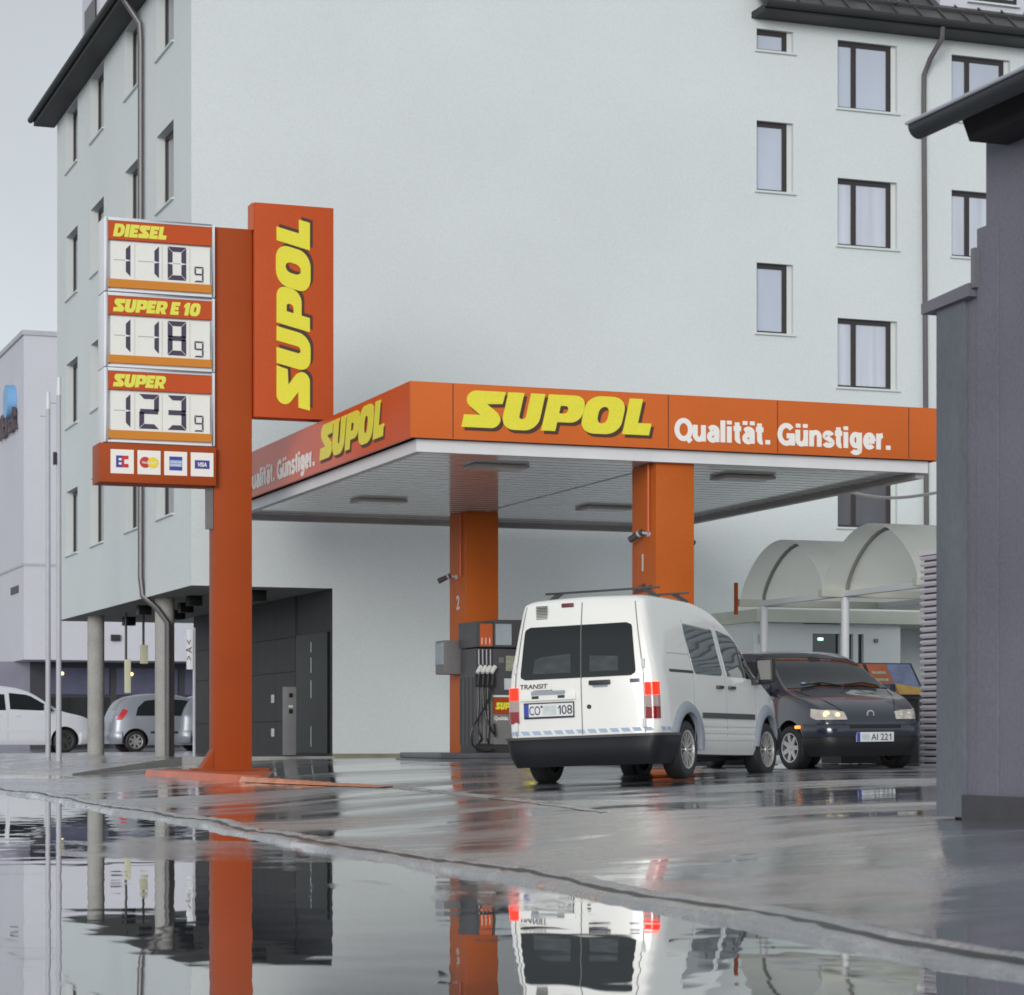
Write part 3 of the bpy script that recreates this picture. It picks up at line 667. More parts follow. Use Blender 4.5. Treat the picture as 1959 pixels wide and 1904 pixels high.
# lettering and round logo on its street side
yl = fy+0.75
q = text_mb('NEVER', 1.05, (fx-.10, yl+4.0, zat(815, 80.5)), (0,-1,0), (0,0,1), .03, 0, .05, fit=3.7); build(q, 'lettering', 'letter_dark', fb)
build(MB().cyl((fx-.3, yl+1.25, zat(758, 80.5)), (fx-.004, yl+1.25, zat(758, 80.5)), .55, 24), 'round_logo', 'logo_blue', fb)
build(MB().box(fx-.03, fx-.003, yl+.3, yl+1.9, zat(1132, 80.5), zat(1118, 80.5)), 'street_name_plate', 'letter_dark', fb)
x, y = wp(235, 79)
build(MB().box(x, x+.3, fy-.12, fy-.003, zat(1224,80), zat(1212,80)), 'alarm_box', 'dark_metal', fb)

# ================================================================== price pylon
PY = 37.2
pyl = thing('price_pylon', 'tall orange price sign pylon with three fuel price boards and a vertical yellow name', 'sign', (9.05, 37.45, .2))
X0, X1 = 8.73, 9.33
mb = MB(); mb.box(X0, X1, PY+.05, PY+.40, .22, 8.62)
mb.prism([(X0-.20, PY+.05, .235), (X0-.002, PY+.05, .235), (X0-.002, PY+.05, .55)], (0, .3, 0)); mb.box(X0-.3, X1+.25, PY-.05, PY+.5, .215, .245)
build(mb, 'column', 'orange', pyl, bevel=.012)
XA, XB = 7.0, 8.715
def price_box(zt_, zh, zd, zs, zb_, word, digits, frac):
    mb = MB(); t = .06; YB = PY+.44
    mb.box(XA, XB, PY+.02, YB, zb_, zt_)
    fr = MB()      # raised rim
    y0 = PY-.055
    mb.box(XA, XA+t, y0, PY+.019, zb_, zt_); mb.box(XB-.045, XB, y0, PY+.019, zb_, zt_); mb.box(XA+t, XB-.045, y0, PY+.019, zt_-.045, zt_); mb.box(XA+t, XB-.045, y0, PY+.019, zb_, zb_+.03)
    bx = build(mb, 'price_board', 'sign_white', pyl, bevel=.006)
    a, b = XA+t+.005, XB-.05
    build(MB().box(a, b, PY-.05, PY+.018, zh, zt_-.05), 'header_panel', 'orange_panel', bx)
    build(MB().box(a, b, PY-.045, PY+.018, zs, zd), 'ochre_strip', 'ochre', bx)
    build(MB().box(a+.04, b-.02, PY-.02, PY+.018, zd+.004, zh-.03), 'digit_panel', 'sign_face', bx)
    hh = zt_-.05-zh
    q = word_mb(word, hh*.70, (a+.07, PY-.0535, zh+hh*.15), (1,0,0), (0,0,1), (b-a)*frac); build(q, 'lettering', 'yellow_green', bx)
    # seven-segment flaps
    faint = MB(); yq = PY-.0215
    def s7(x, w, z, h, th, ch):
        on = {'0':'abcdef','1':'bc','2':'abged','3':'abgcd','8':'abcdefg','9':'abfgcd'}[ch]
        m = z+h/2; g = .012
        S = {'a':[(x,z+h),(x+w,z+h),(x+w-th,z+h-th),(x+th,z+h-th)], 'd':[(x+th,z+th),(x+w-th,z+th),(x+w,z),(x,z)],
             'b':[(x+w,z+h-g),(x+w,m+.005),(x+w-th,m+.005+g),(x+w-th,z+h-th-g)], 'c':[(x+w,m-.005),(x+w,z+g),(x+w-th,z+th+g),(x+w-th,m-.005-g)],
             'f':[(x,z+h-g),(x+th,z+h-th-g),(x+th,m+.005+g),(x,m+.005)], 'e':[(x,m-.005),(x+th,m-.005-g),(x+th,z+th+g),(x,z+g)],
             'g':[(x+g,m+th/2),(x+w-g,m+th/2),(x+w-g,m-th/2),(x+g,m-th/2)]}
        seg = MB()
        for k in on:
            P = [(p[0], yq, p[1]) for p in S[k]]; seg.prism(P, (0,-.004,0))
        build(seg, 'digit', 'digit_dark', bx)
        if 'g' not in on: faint.box(x-.02 if ch == '1' else x+th+.01, x+w-th-.012, yq-.003, yq, m-.006, m+.006)
    Wd = b-a; h7 = (zh-.05)-(zd+.04)
    for ch, f0, f1 in ((digits[0], .07, .215), (digits[1], .30, .49), (digits[2], .575, .755)): s7(a+f0*Wd, (f1-f0)*Wd, zd+.04, h7, .075 if ch != '1' else .07, ch)
    s7(a+.835*Wd,   .09*Wd, zd+.03, h7*.47, .025, digits[3])
    for f in (.255, .52, .79): faint.box(a+f*Wd, a+f*Wd+.006, yq-.002, yq, zd+.02, zh-.05)
    build(faint, 'flap_lines', 'lamp_grey', bx)
price_box(8.63, 8.30, 7.70, 7.575, 7.51, 'DIESEL', '1109', .53)
price_box(7.49, 7.16, 6.545, 6.425, 6.36, 'SUPER E 10', '1189', .86)
price_box(6.345, 6.02, 5.40, 5.275, 5.215, 'SUPER', '1239', .52)
mb = MB(); mb.box(6.92, X0-.004, PY-.10, PY+.48, 4.60, 5.195)
cb = build(mb, 'card_board', 'orange', pyl, bevel=.008)
yc = PY-.1015
for i in range(4):
    a = 7.09+i*.412; b = a+.355; z0, z1 = 4.735, 5.10; xm, zm = (a+b)/2, (z0+z1)/2
    build(MB().box(a, b, yc-.004, yc, z0, z1), 'card_sticker', 'white_print', cb)
    yl_ = yc-.0055
    if i == 0:
        q = MB(); q.box(xm-.095, xm-.002, yl_-.003, yl_, zm-.09, zm+.09); build(q, 'card_mark', 'card_blue', cb)
        q = MB(); q.box(xm-.002, xm+.03, yl_-.003, yl_, zm-.09, zm+.09); q.box(xm+.03, xm+.095, yl_-.003, yl_, zm+.035, zm+.09); q.box(xm+.03, xm+.095, yl_-.003, yl_, zm-.09, zm-.035); build(q, 'card_mark', 'card_red', cb)
        q = MB(); q.box(xm-.055, xm-.012, yl_-.006, yl_-.0035, zm+.015, zm+.05); q.box(xm-.055, xm-.012, yl_-.006, yl_-.0035, zm-.05, zm-.015); build(q, 'card_mark', 'white_print', cb)
    elif i == 1:
        build(MB().cyl((xm-.06, yl_-.003, zm), (xm-.06, yl_, zm), .085, 24), 'card_mark', 'card_red', cb); build(MB().cyl((xm+.06, yl_-.005, zm), (xm+.06, yl_-.0035, zm), .085, 24), 'card_mark', 'card_yellow', cb)
        build(text_mb('MasterCard', .05, (xm-.11, yl_-.007, zm-.018), (1,0,0), (0,0,1), .02, .15, .001, fit=.22), 'card_mark', 'white_print', cb)
    elif i == 2:
        build(MB().box(xm-.10, xm+.10, yl_-.003, yl_, zm-.105, zm+.105), 'card_mark', 'card_pale_blue', cb)
        build(MB().box(xm-.10, xm+.10, yl_-.005, yl_-.0035, zm-.105, zm-.05).box(xm-.10, xm+.10, yl_-.005, yl_-.0035, zm+.055, zm+.105), 'card_mark', 'card_blue', cb)
        q = text_mb('AMERICAN', .045, (xm-.085, yl_-.0065, zm+.006), (1,0,0), (0,0,1), .02, 0, .001, fit=.17); text_mb('EXPRESS', .045, (xm-.085, yl_-.0065, zm-.042), (1,0,0), (0,0,1), .02, 0, .001, fit=.17, mb=q); build(q, 'card_mark', 'white_print', cb)
    else:
        build(MB().box(xm-.115, xm+.115, yl_-.003, yl_, zm-.065, zm+.065), 'card_mark', 'card_blue', cb)
        build(text_mb('VISA', .09, (xm-.07, yl_-.005, zm-.032), (1,0,0), (0,0,1), .03, .2, .001, fit=.14), 'card_mark', 'white_print', cb)
build(MB().box(8.62, 8.725, PY+.10, PY+.2, 3.95, 4.595), 'junction_box', 'mid_grey', pyl)
# tall name panel
PA, PB = 9.345, 10.62
build(MB().box(PA, PB, PY-.04, PY+.30, 5.70, 9.03), 'name_panel', 'orange_panel', pyl, bevel=.012)
build(MB().box(PA-.035, PA-.003, PY-.03, PY+.25, 8.60, 9.02), 'panel_edge', 'orange_dull', pyl)
# the name runs upwards: reading direction +z, letter tops towards -x
logo('name_lettering', pyl, (PA+.885, PY-.042, 5.83), (0,0,1), (-1,0,0), .535, 3.06)
# slack cable to the canopy roof
cp = []
for i in range(13):
    t = i/12; cp.append((X1+.0+t*1.0, PY+.2+t*.4, 5.60-(5.60-5.62)*t-0.20*math.sin(math.pi*t)-.0))
tag(build(MB().tube([(p[0]-9.3, p[1]-37.4, p[2]-5.5) for p in cp], .022, 8), 'cable', 'dark_metal', origin=(9.3, 37.4, 5.5)), 'black slack cable hanging from the orange pylon to the canopy roof', 'cable')
# painted kerb island at its foot, worn out towards the road
zk = .11
pts = [(8.0, 32.3), (8.22, 32.3), (9.5, 36.4), (9.5, 38.9), (8.0, 38.9)]
mb = MB(); nn = len(pts)
tp = [(x, y, .215) for x, y in pts]; bt = [(x+(-.05 if x < 8.1 else .05), y, -.05) for x, y in pts]
mb.add(tp+bt, [tuple(range(nn))]+[(i, i+nn, (i+1) % nn+nn, (i+1) % nn) for i in range(nn)])
isl = tag(build(mb, 'kerb_island', 'kerb_orange', origin=(8.5, 36, 0), fix=True, bevel=.03), 'orange painted kerb island at the foot of the price pylon', 'kerb')
rows = []
for i in range(40):
    t = i/39; yy = 32.26-t*6.2; xc = 8.05+.09*t; hh = zg(xc, yy); k = (1-.95*t)
    rows.append([(xc-.16+rnd.uniform(-.02,.02), yy, hh-.004), (xc-.10+rnd.uniform(-.02,.02), yy, hh+.06*k+rnd.uniform(-.006,.008)), (xc+.08+rnd.uniform(-.02,.02), yy, hh+.06*k+rnd.uniform(-.006,.008)), (xc+.16+rnd.uniform(-.02,.02), yy, hh-.004)])
tag(build(MB().grid(rows, flip=True), 'kerb_line', 'kerb_worn', origin=(0,0,0)), 'low worn kerb edge with flaking pale orange paint running out from the island', 'kerb')
rows = []
for i in range(46):
    t = i/45; xc = 8.15-1.0*t; yy = 25.9-8.6*t; hh = zg(xc, yy)
    rows.append([(xc-.10+rnd.uniform(-.02,.02), yy-.02, hh-.004), (xc-.05, yy, hh-.003+(1-t**2)*(.020+rnd.uniform(-.006,.006))), (xc+.06, yy, hh-.003+(1-t**2)*(.016+rnd.uniform(-.006,.006))), (xc+.12+rnd.uniform(-.02,.02), yy, hh-.004)])
o = build(MB().grid(rows, flip=True), 'kerb_edge', 'wet_channel'); o['kind'] = 'structure'

# ================================================================== canopy
KX0, KX1, KY0, KY1 = 10.25, 18.50, 32.06, 42.72
ZB, ZT, ZW = 4.832, 5.604, 4.655
can = thing('station_canopy', 'flat filling station canopy with orange fascia on two orange pillars', 'canopy', (14.3, 36.8, .4))
I = .13
mb = MB(); mb.box(KX0+.05, KX1-.05, KY0+.05, KY1-.05, ZT-.25, ZT-.06); build(mb, 'roof_deck', 'dark_metal', can)
front = build(MB().box(KX0+.002, KX1, KY0, KY0+.05, ZB, ZT), 'front_fascia', 'fascia_orange', can, bevel=.004)
side = build(MB().box(KX0, KX0+.05, KY0+.052, KY1, ZB, ZT), 'side_fascia', 'orange_gloss', can)
build(MB().box(KX1-.05, KX1, KY0+.052, KY1, ZB, ZT).box(KX0+.052, KX1-.052, KY1-.05, KY1, ZB, ZT), 'rear_fascia', 'orange', can)
for px in (866, 1278, 1487, 1738):
    xx = on_y(px, KY0)[1]; build(MB().box(xx-.006, xx+.006, KY0-.0025, KY0+.01, ZB+.01, ZT-.01), 'panel_joint', 'shadow_print', front)
xe0 = on_y(1278, KY0)[1]; xe1 = on_y(1738, KY0)[1]
logo('name_lettering', front, (10.985, KY0-.002, 5.005), (1,0,0), (0,0,1), .51, 2.93)
q = sans_mb('Qualität. Günstiger.', .315, (14.20, KY0-.003, 4.955), (1,0,0), (0,0,1), 3.50); build(q, 'slogan', 'white_print', front)
logo('name_lettering', side, (KX0-.002, 36.62, 4.99), (0,-1,0), (0,0,1), .53, 3.45)
q = sans_mb('Qualität. Günstiger.', .315, (KX0-.003, 41.25, 4.955), (0,-1,0), (0,0,1), 4.35); build(q, 'slogan', 'white_print', side)
# white edge beam under the fascia
ex0, ex1, ey0, ey1 = KX0+I, KX1-I, KY0+I, KY1-I
mb = MB(); mb.box(ex0, ex1, ey0, ey0+.12, ZW, ZB-.003); build(mb, 'edge_beam', 'strip_white', can)
mb = MB(); mb.box(ex0, ex0+.12, ey0+.122, ey1, ZW, ZB-.003); build(mb, 'edge_beam', 'strip_white', can)
mb = MB(); mb.box(ex1-.14, ex1, ey0+.122, ey1, ZW-.07, ZB-.003); mb.box(ex0+.122, ex1-.142, ey1-.14, ey1, ZW-.07, ZB-.003); build(mb, 'edge_beam', 'beam_grey', can)
# lamella soffit: boards running along x
mb = MB(); yy = ey0+.124
while yy < ey1-.15:
    mb.box(ex0+.124, ex1-.144, yy, min(yy+.285, ey1-.145), ZW+.018, ZW+.04); yy += .34
build(mb, 'soffit', 'lamella', can)
build(MB().box(ex0+.1, ex1-.1, ey0+.1, ey1-.1, ZW+.06, ZW+.08), 'soffit_backing', 'dark_grey', can)
jx = (14.3, 14.32); build(MB().box(jx[0]-.012, jx[1]+.012, ey0+1.1, 40.4, ZW+.012, ZW+.0185), 'soffit_joint', 'lamp_grey', can)
for x, y in ((12.05, 33.6), (16.05, 33.7), (11.95, 39.1), (15.95, 39.0)):
    mb = MB(); mb.prism([(x-.42, y-.28, ZW+.012), (x+.42, y-.28, ZW+.012), (x+.42, y+.28, ZW+.012), (x-.42, y+.28, ZW+.012)], (0,0,-.045))
    l = build(mb, 'ceiling_light', 'lamp_grey', can, bevel=.01); build(MB().box(x-.36, x+.36, y-.22, y+.22, ZW-.040, ZW-.034), 'lens', 'lamp_glass', l)
def pillar(x0, x1, y0, y1, zb):
    mb = MB(); mb.box(x0, x1, y0, y1, zb, ZW+.015)
    return build(mb, 'pillar', 'pillar_orange', can, bevel=.015)
FPX, FPY = (14.02, 14.62), (32.315, 33.20)
BPX, BPY = (13.95, 14.55), (40.45, 41.35)
p1 = pillar(*FPX, *FPY, .25); p2 = pillar(*BPX, *BPY, .30)
for P, px_, py_, num in ((p1, FPX, FPY, '1'), (p2, BPX, BPY, '2')):
    xm = px_[0]-.003; ym = (py_[0]+py_[1])/2
    build(text_mb(num, .34, (xm, ym+.06, 3.14 if num == '1' else 2.98), (0,-1,0), (0,0,1), .02, 0, .002), 'pump_number', 'label_pale', P)
    build(MB().tube([(xm-.03, py_[0]+.20, ZW), (xm-.03, py_[0]+.20, 3.68 if num == '1' else 3.55)], .022, 8), 'conduit', 'orange_dull', P)
# opening-hours board on the front pillar
sb = tag(build(MB().box(-.012, 0, -.40, .40, -.45, .0), 'pillar_sign', 'label_dim', origin=(FPX[0]-.003, FPY[0]+.44, 3.09)), 'pale yellow notice board fixed to the front orange pillar', 'sign')
OFF[sb.name] = tuple(sb.location); q = text_mb('geöffnet', .17, (FPX[0]-.0165, FPY[0]+.78, 2.83), (0,-1,0), (0,0,1), .01, 0, .001, fit=.66); build(q, 'lettering', 'digit_dark', sb)
# security cameras
def seccam(x, y, z, dx, dy, lab):
    t = thing('security_camera', lab, 'camera', (x, y, z), group='cameras on the canopy pillars')
    d = Vector((dx, dy, -.42)).normalized(); s = Vector((x, y, z))
    build(MB().cyl(s, s+Vector((-.02 if dx < 0 else .02, 0, 0)), .05, 12).tube([s, s+Vector((dx*.16, dy*.16, .02))], .022, 8), 'bracket', 'galv', t)
    h = s+Vector((dx*.16, dy*.16, .02)); build(MB().tube([h-d*.03, h+d*.22], [.042, .05], 14), 'housing', 'dark_grey', t); build(MB().tube([h+d*.02, h+d*.05], .052, 14), 'collar', 'galv', t)
seccam(FPX[0], FPY[0]+.25, 3.66, -.45, .8, 'grey security camera with steel bracket on the front pillar, aimed down over the lane')
seccam(FPX[1], FPY[0]+.55, 3.66, .7, .3, 'grey security camera on the far flank of the front pillar, mostly hidden by it')
seccam(BPX[0], BPY[0]+.50, 3.55, -.8, .2, 'dark security camera on the rear pillar above the fuel pump')
# grey card terminal on the rear pillar
ct = thing('payment_terminal', 'grey payment terminal box mounted on the rear orange pillar beside the pump', 'terminal', (BPX[0]-.2, BPY[0]+.3, 1.9))
build(MB().box(BPX[0]-.36, BPX[0]-.003, BPY[0]+.12, BPY[0]+.62, 1.83, 2.42), 'housing', 'mid_grey', ct, bevel=.02)
build(MB().box(BPX[0]-.375, BPX[0]-.362, BPY[0]+.16, BPY[0]+.58, 2.0, 2.38), 'screen', 'display_glass', ct)

# pump islands
for (x0, x1, y0, y1), lab in (((13.15, 17.0, 39.45, 41.75), 'dark grey kerbed pump island under the rear pillar'), ((13.2, 15.6, 31.75, 33.75), 'dark grey kerbed pump island under the front pillar behind the van')):
    zz = zg((x0+x1)/2, (y0+y1)/2)
    mb = MB(); mb.prism([(x0-.06, y0-.06, zz-.2), (x1+.06, y0-.06, zz-.2), (x1+.06, y1+.06, zz-.2), (x0-.06, y1+.06, zz-.2)], (0,0,.22+.0)); mb.box(x0, x1, y0, y1, zz+.021, zz+.12)
    tag(build(mb, 'pump_island', 'island_kerb', origin=(x0, y0, zz), bevel=.02), lab, 'kerb', 'pump islands')

# ================================================================== fuel pump
ZI = zg(15.07, 40.6)+.12
DX0, DX1, DY0, DY1 = 13.78, 14.95, 39.55, 40.42
fp = thing('fuel_pump', 'grey multi-hose fuel pump with a yellow number on the rear pump island', 'fuel pump', (14.3, 40, ZI))
build(MB().box(DX0+.05, DX1-.05, DY0+.04, DY1-.02, ZI, ZI+.14), 'base', 'dark_metal', fp)
build(MB().box(DX0+.34, DX1, DY0, DY1, ZI+.14, ZI+.86), 'lower_panel', 'mid_grey', fp, bevel=.01)
bnd = build(MB().box(DX0+.345, DX1-.005, DY0-.012, DY0-.002, ZI+.66, ZI+.94), 'orange_band', 'orange', fp)
build(MB().box(DX0+.34, DX1, DY0, DY1, ZI+.862, ZI+1.78), 'upper_panel', 'dark_grey', fp, bevel=.01)
build(MB().box(DX0+.34, DX1, DY0-.016, DY0-.003, ZI+.95, ZI+.985), 'trim_strip', 'white_metal', fp)
Ls = logo_letters(); q = MB()
for g_ in Ls: poly_mb(g_, .002, (DX0+.39, DY0-.015, ZI+.74), (1,0,0), (0,0,1), .12, .22, mb=q, sx=.42/(5.41*.12))
build(q, 'lettering', 'yellow', bnd)
build(text_mb('Qualität. Günstiger.', .09, (DX0+.37, DY0-.004, ZI+.56), (1,0,0), (0,0,1), .02, 0, .002, fit=.60), 'slogan', 'white_print', fp)
build(text_mb('2', .58, (DX0+.84, DY0-.004, ZI+.18), (1,0,0), (0,0,1), .03, .12, .002, fit=.26), 'pump_number', 'yellow', fp)
for a, b, c, d, m in ((.58,.80,1.40,1.66,'label_dim'),(.55,.83,1.08,1.27,'label_pale'),(.86,.95,1.56,1.65,'label_pale'),(.86,.95,1.42,1.51,'label_pale'),(.45,.54,1.54,1.63,'mid_grey')):
    build(MB().box(DX0+a, DX0+b, DY0-.006, DY0-.002, ZI+c, ZI+d), 'sticker', m, fp)
# hose side: ribbed bank with nozzles (faces the lane, -x)
hb = MB(); hb.box(DX0+.05, DX0+.335, DY0+.02, DY1-.02, ZI+.14, ZI+1.78)
for i in range(5): hb.box(DX0+.03, DX0+.335, DY0-.01+i*.205, DY0+.02+i*.205, ZI+.14, ZI+1.30)
hbk = build(hb, 'hose_bank', 'dark_grey', fp)
build(MB().box(DX0+.045, DX0+.33, DY0-.03, DY0+.018, ZI+.16, ZI+1.3), 'bank_front', 'mid_grey', hbk)
for i in range(4): build(MB().box(DX0+.06+i*.072, DX0+.072+i*.072, DY0-.036, DY0-.031, ZI+.18, ZI+1.28), 'hose_channel', 'rubber', hbk)
for i in range(4):
    x = DX0+.045+i*.085; y = DY0-.08
    nz = MB(); nz.tube([(x-.03, y-.06, ZI+1.36), (x+.05, y-.02, ZI+1.47)], [.035, .04], 10)
    nzo = build(nz, 'nozzle', 'grip_white', fp); build(MB().tube([(x, y, ZI+1.15), (x+.02, y, ZI+1.33)], .038, 8).box(x-.03, x+.05, y-.02, y+.06, ZI+1.12, ZI+1.34), 'holster', 'rubber', nzo)
    hp = [(x, y, ZI+1.14), (x+.005, y-.02, ZI+.8), (x+.02*(i-1.5), y-.03, ZI+.45), (x+.03*(2-i), y-.02, ZI+.25), (x+.04, y+.05, ZI+.16)]
    if i == 3: hp = [(x, y, ZI+1.14), (x-.06, y-.05, ZI+.95), (x-.20, y-.1, ZI+.72), (x-.36, y-.14, ZI+.50), (x-.44, y-.15, ZI+.32), (x-.40, y-.13, ZI+.14), (x-.28, y-.1, ZI+.05), (x-.1, y-.05, ZI+.02), (x+.04, y, ZI+.05)]
    if i == 1: hp = [(x, y, ZI+1.14), (x+.0, y-.04, ZI+.8), (x+.06, y-.06, ZI+.55), (x+.16, y-.05, ZI+.36), (x+.22, y-.03, ZI+.28), (x+.22, y+.02, ZI+.5)]
    build(MB().tube(hp, .017, 8), 'hose', 'black_hose', fp)
for i in range(4): build(MB().tube([(DX0+.08+i*.07, DY0-.03, ZI+1.76), (DX0+.07+i*.07, DY0-.06, ZI+1.62), (DX0+.08+i*.07, DY0-.04, ZI+1.50)], .012, 6), 'hose_loop', 'galv', fp)
# head
hd = build(MB().box(DX0+.02, DX0+.335, DY0-.05, DY1, ZI+1.80, ZI+2.24), 'price_head', 'dark_grey', fp, bevel=.01)
build(MB().box(DX0+.09, DX0+.32, DY0-.058, DY0-.052, ZI+1.82, ZI+2.20), 'orange_face', 'orange_dull', hd)
for i in range(3): build(MB().box(DX0+.12+i*.07, DX0+.132+i*.07, DY0-.063, DY0-.0585, ZI+1.85, ZI+1.96), 'grade_mark', 'white_print', hd)
mb = MB(); mb.prism([(DX0+.34, DY0-.06, ZI+1.80), (DX1-.02, DY0-.06, ZI+1.80), (DX1+.05, DY0-.06, ZI+2.28), (DX0+.34, DY0-.06, ZI+2.27)], (0, DY1-DY0+.05, 0))
dh = build(mb, 'display_head', 'dark_grey', fp, bevel=.01)
build(MB().box(DX0+.37, DX0+.66, DY0-.07, DY0-.062, ZI+1.84, ZI+2.20), 'display', 'display_glass', dh)
build(MB().box(DX0+.82, DX1+.02, DY0-.068, DY0-.062, ZI+1.88, ZI+2.12), 'offer_panel', 'orange_dull', dh)
for i in range(3): build(MB().box(DX0+.88, DX0+1.08, DY0-.072, DY0-.0685, ZI+1.91+i*.07, ZI+1.94+i*.07), 'offer_line', 'yellow', dh)
build(MB().box(DX0+.82, DX1+.02, DY0-.066, DY0-.062, ZI+2.13, ZI+2.20), 'dark_strip', 'door_black', dh)

# ================================================================== arched shop canopy, shop annex
AX, AY0, SP = 18.45, 37.98, 3.02
ZA = 3.06
arch = thing('arched_canopy', 'white canopy of two barrel vaults on slim posts in front of the shop door', 'canopy', (20, 35, .5))
LEN = 3.6
def vault(y0, rise, ext):
    n = 22; A = []; B = []
    for i in range(n+1):
        a = math.pi*i/n; yy = y0-SP/2+SP/2*math.cos(a); zz = ZA+.02+rise*(.55*math.sin(a)**2+.45*math.sin(a))
        A.append((yy, zz))
    mb = MB()
    out = [[(AX-ext, y, z) for y, z in A], [(AX+LEN, y, z) for y, z in A]]
    mb.grid(out)
    inn = [[(AX-ext, y0-SP/2+(y-y0+SP/2)*.975, ZA+.04+(z-ZA-.04)*.965) for y, z in A], [(AX+LEN, y0-SP/2+(y-y0+SP/2)*.975, ZA+.04+(z-ZA-.04)*.965) for y, z in A]]
    
    v = build(mb, 'vault', 'membrane', arch, sharp=50)
    rb = MB(); m = [(AX, y0-SP/2+(y-y0+SP/2)*.95, ZA+.04+(z-ZA-.04)*.95) for y, z in A]; rb.tube(m, .032, 8); build(rb, 'rib', 'membrane_edge', v)
    return A
vault(AY0, .90, .40); vault(AY0-SP, .92, .40)
for i in range(3):
    yy = AY0-i*SP
    build(MB().box(AX-.45, AX+LEN, yy-.06, yy+.06, ZA-.10, ZA+.02), 'valley_beam', 'fascia_pale', arch)
build(MB().box(AX-.06, AX+.04, AY0-2*SP, AY0, ZA-.09, ZA+.0), 'cross_beam', 'steel_white', arch)
build(MB().box(AX+2.2, AX+2.3, AY0-2*SP, AY0, ZA-.09, ZA+.0), 'cross_beam', 'steel_white', arch)
for x, y in ((AX, AY0-.08), (AX, AY0-SP), (AX+2.2, AY0-SP+.1), (AX, AY0-2*SP)):
    build(MB().tube([(x, y, .35), (x, y, ZA-.09)], .065, 12), 'post', 'steel_white', arch)
build(MB().box(AX-.5, AX-.46, AY0-.02, AY0+.06, ZA-.24, ZA+.30), 'end_board', 'orange', arch)
# shop annex
d0, ax0 = on_y(1441, 43.3); d1, ax1 = on_y(1722, 43.3)
zt_ = zat(1166, d0)
ann = thing('shop_annex', 'low white shop annex with dark glass doors under the arched canopy', 'shop', ((ax0+ax1)/2, 44.3, .4))
def axq(px): return on_y(px, 43.3)[1]
mb = MB(); hz = zat(1210, d0)
wall_grid(mb, 'y', 43.3, ax0, ax1, .2, zt_-.25, [(axq(1554), axq(1607), .2, hz, .12), (axq(1615), axq(1632), .2, hz, .12), (axq(1641), axq(1652), .2, hz, .12)], .12, 0, 0)
mb.quad((ax0,CY,.2),(ax0,43.3,.2),(ax0,43.3,zt_-.25),(ax0,CY,zt_-.25)); mb.quad((ax1,43.3,.2),(ax1,CY,.2),(ax1,CY,zt_-.25),(ax1,43.3,zt_-.25))
build(mb, 'wall', 'stucco', ann)
build(MB().box(ax0-.05, ax1+3, 43.05, CY-.05, zt_-.248, zt_), 'flat_roof', 'fascia_pale', ann)
for a, b in ((1554, 1607), (1615, 1632), (1641, 1652)): build(MB().box(axq(a), axq(b), 43.40, 43.44, .2, hz), 'glass_door', 'glass_door', ann)
build(MB().box(axq(1536), axq(1604), 43.27, 43.297, zat(1192, d0), zat(1184, d0)), 'transom_sign', 'frame_brown', ann)
build(MB().box(axq(1568), axq(1577), 43.36, 43.39, zat(1223, d0), zat(1218, d0)), 'exit_sign', 'exit_lit', ann)
build(MB().box(axq(1450), axq(1455), 43.24, 43.297, zat(1230, d0), zat(1214, d0)), 'wall_lamp', 'galv', ann)
build(MB().box(axq(1671), axq(1677), 43.24, 43.297, zat(1226, d0), zat(1219, d0)), 'wall_lamp', 'mid_grey', ann)
# orange boards over the kiosk
x, y = wp(1784, 34.0)
tag(build(MB().box(-.28, .5, -.05, .05, 0, .34), 'orange_board', 'orange_dull', origin=(x+.2, y, zat(1058, 34.0)), bevel=.01), 'square orange board just above the slatted kiosk', 'board')
x, y = wp(1795, 38); tag(build(MB().box(-.05, .6, -.04, .04, 0, .75), 'orange_board', 'orange', origin=(x, y, zat(1006, 38))), 'narrow orange board higher up beside the grey building edge', 'board')
# sagging white cable from the canopy
cp = []
xa, ya = wp(1600, 42.0); za = zat(935, 42.0); xb, yb = wp(1795, 38.2); zb = zat(942, 38.2)
for i in range(15):
    t = i/14; cp.append((xa+(xb-xa)*t, ya+(yb-ya)*t, za+(zb-za)*t-.12*math.sin(math.pi*t)))
tag(build(MB().tube(cp, .025, 8), 'cable', 'white_metal'), 'white sagging cable below the canopy crossing the lower window', 'cable')

# slatted kiosk
kx, ky = wp(1762, 33.5)
kio = thing('slatted_kiosk', 'pale grey slatted metal housing standing behind the dark car', 'kiosk', (kx+1, ky-1.4, .4))
kb, kt = .30, zat(1061, 33.5)
build(MB().box(kx+.03, kx+1.9, ky-2.8, ky-.03, kb, kt-.03), 'core', 'slat_dark', kio)
mb = MB(); nS = 33; hS = (kt-kb)/nS
for i in range(nS):
    z0 = kb+i*hS; pr = [(kx+.01, z0), (kx-.025, z0+hS*.30), (kx-.025, z0+hS*.55), (kx+.015, z0+hS*.72)]
    mb.prism([(p[0], ky-2.8, p[1]) for p in pr], (0, 2.8, 0))
build(mb, 'slats', 'slat_light', kio, sharp=60)
build(MB().box(kx-.045, kx+1.95, ky-2.85, ky+.03, kt-.025, kt+.03), 'cap', 'slat_light', kio)
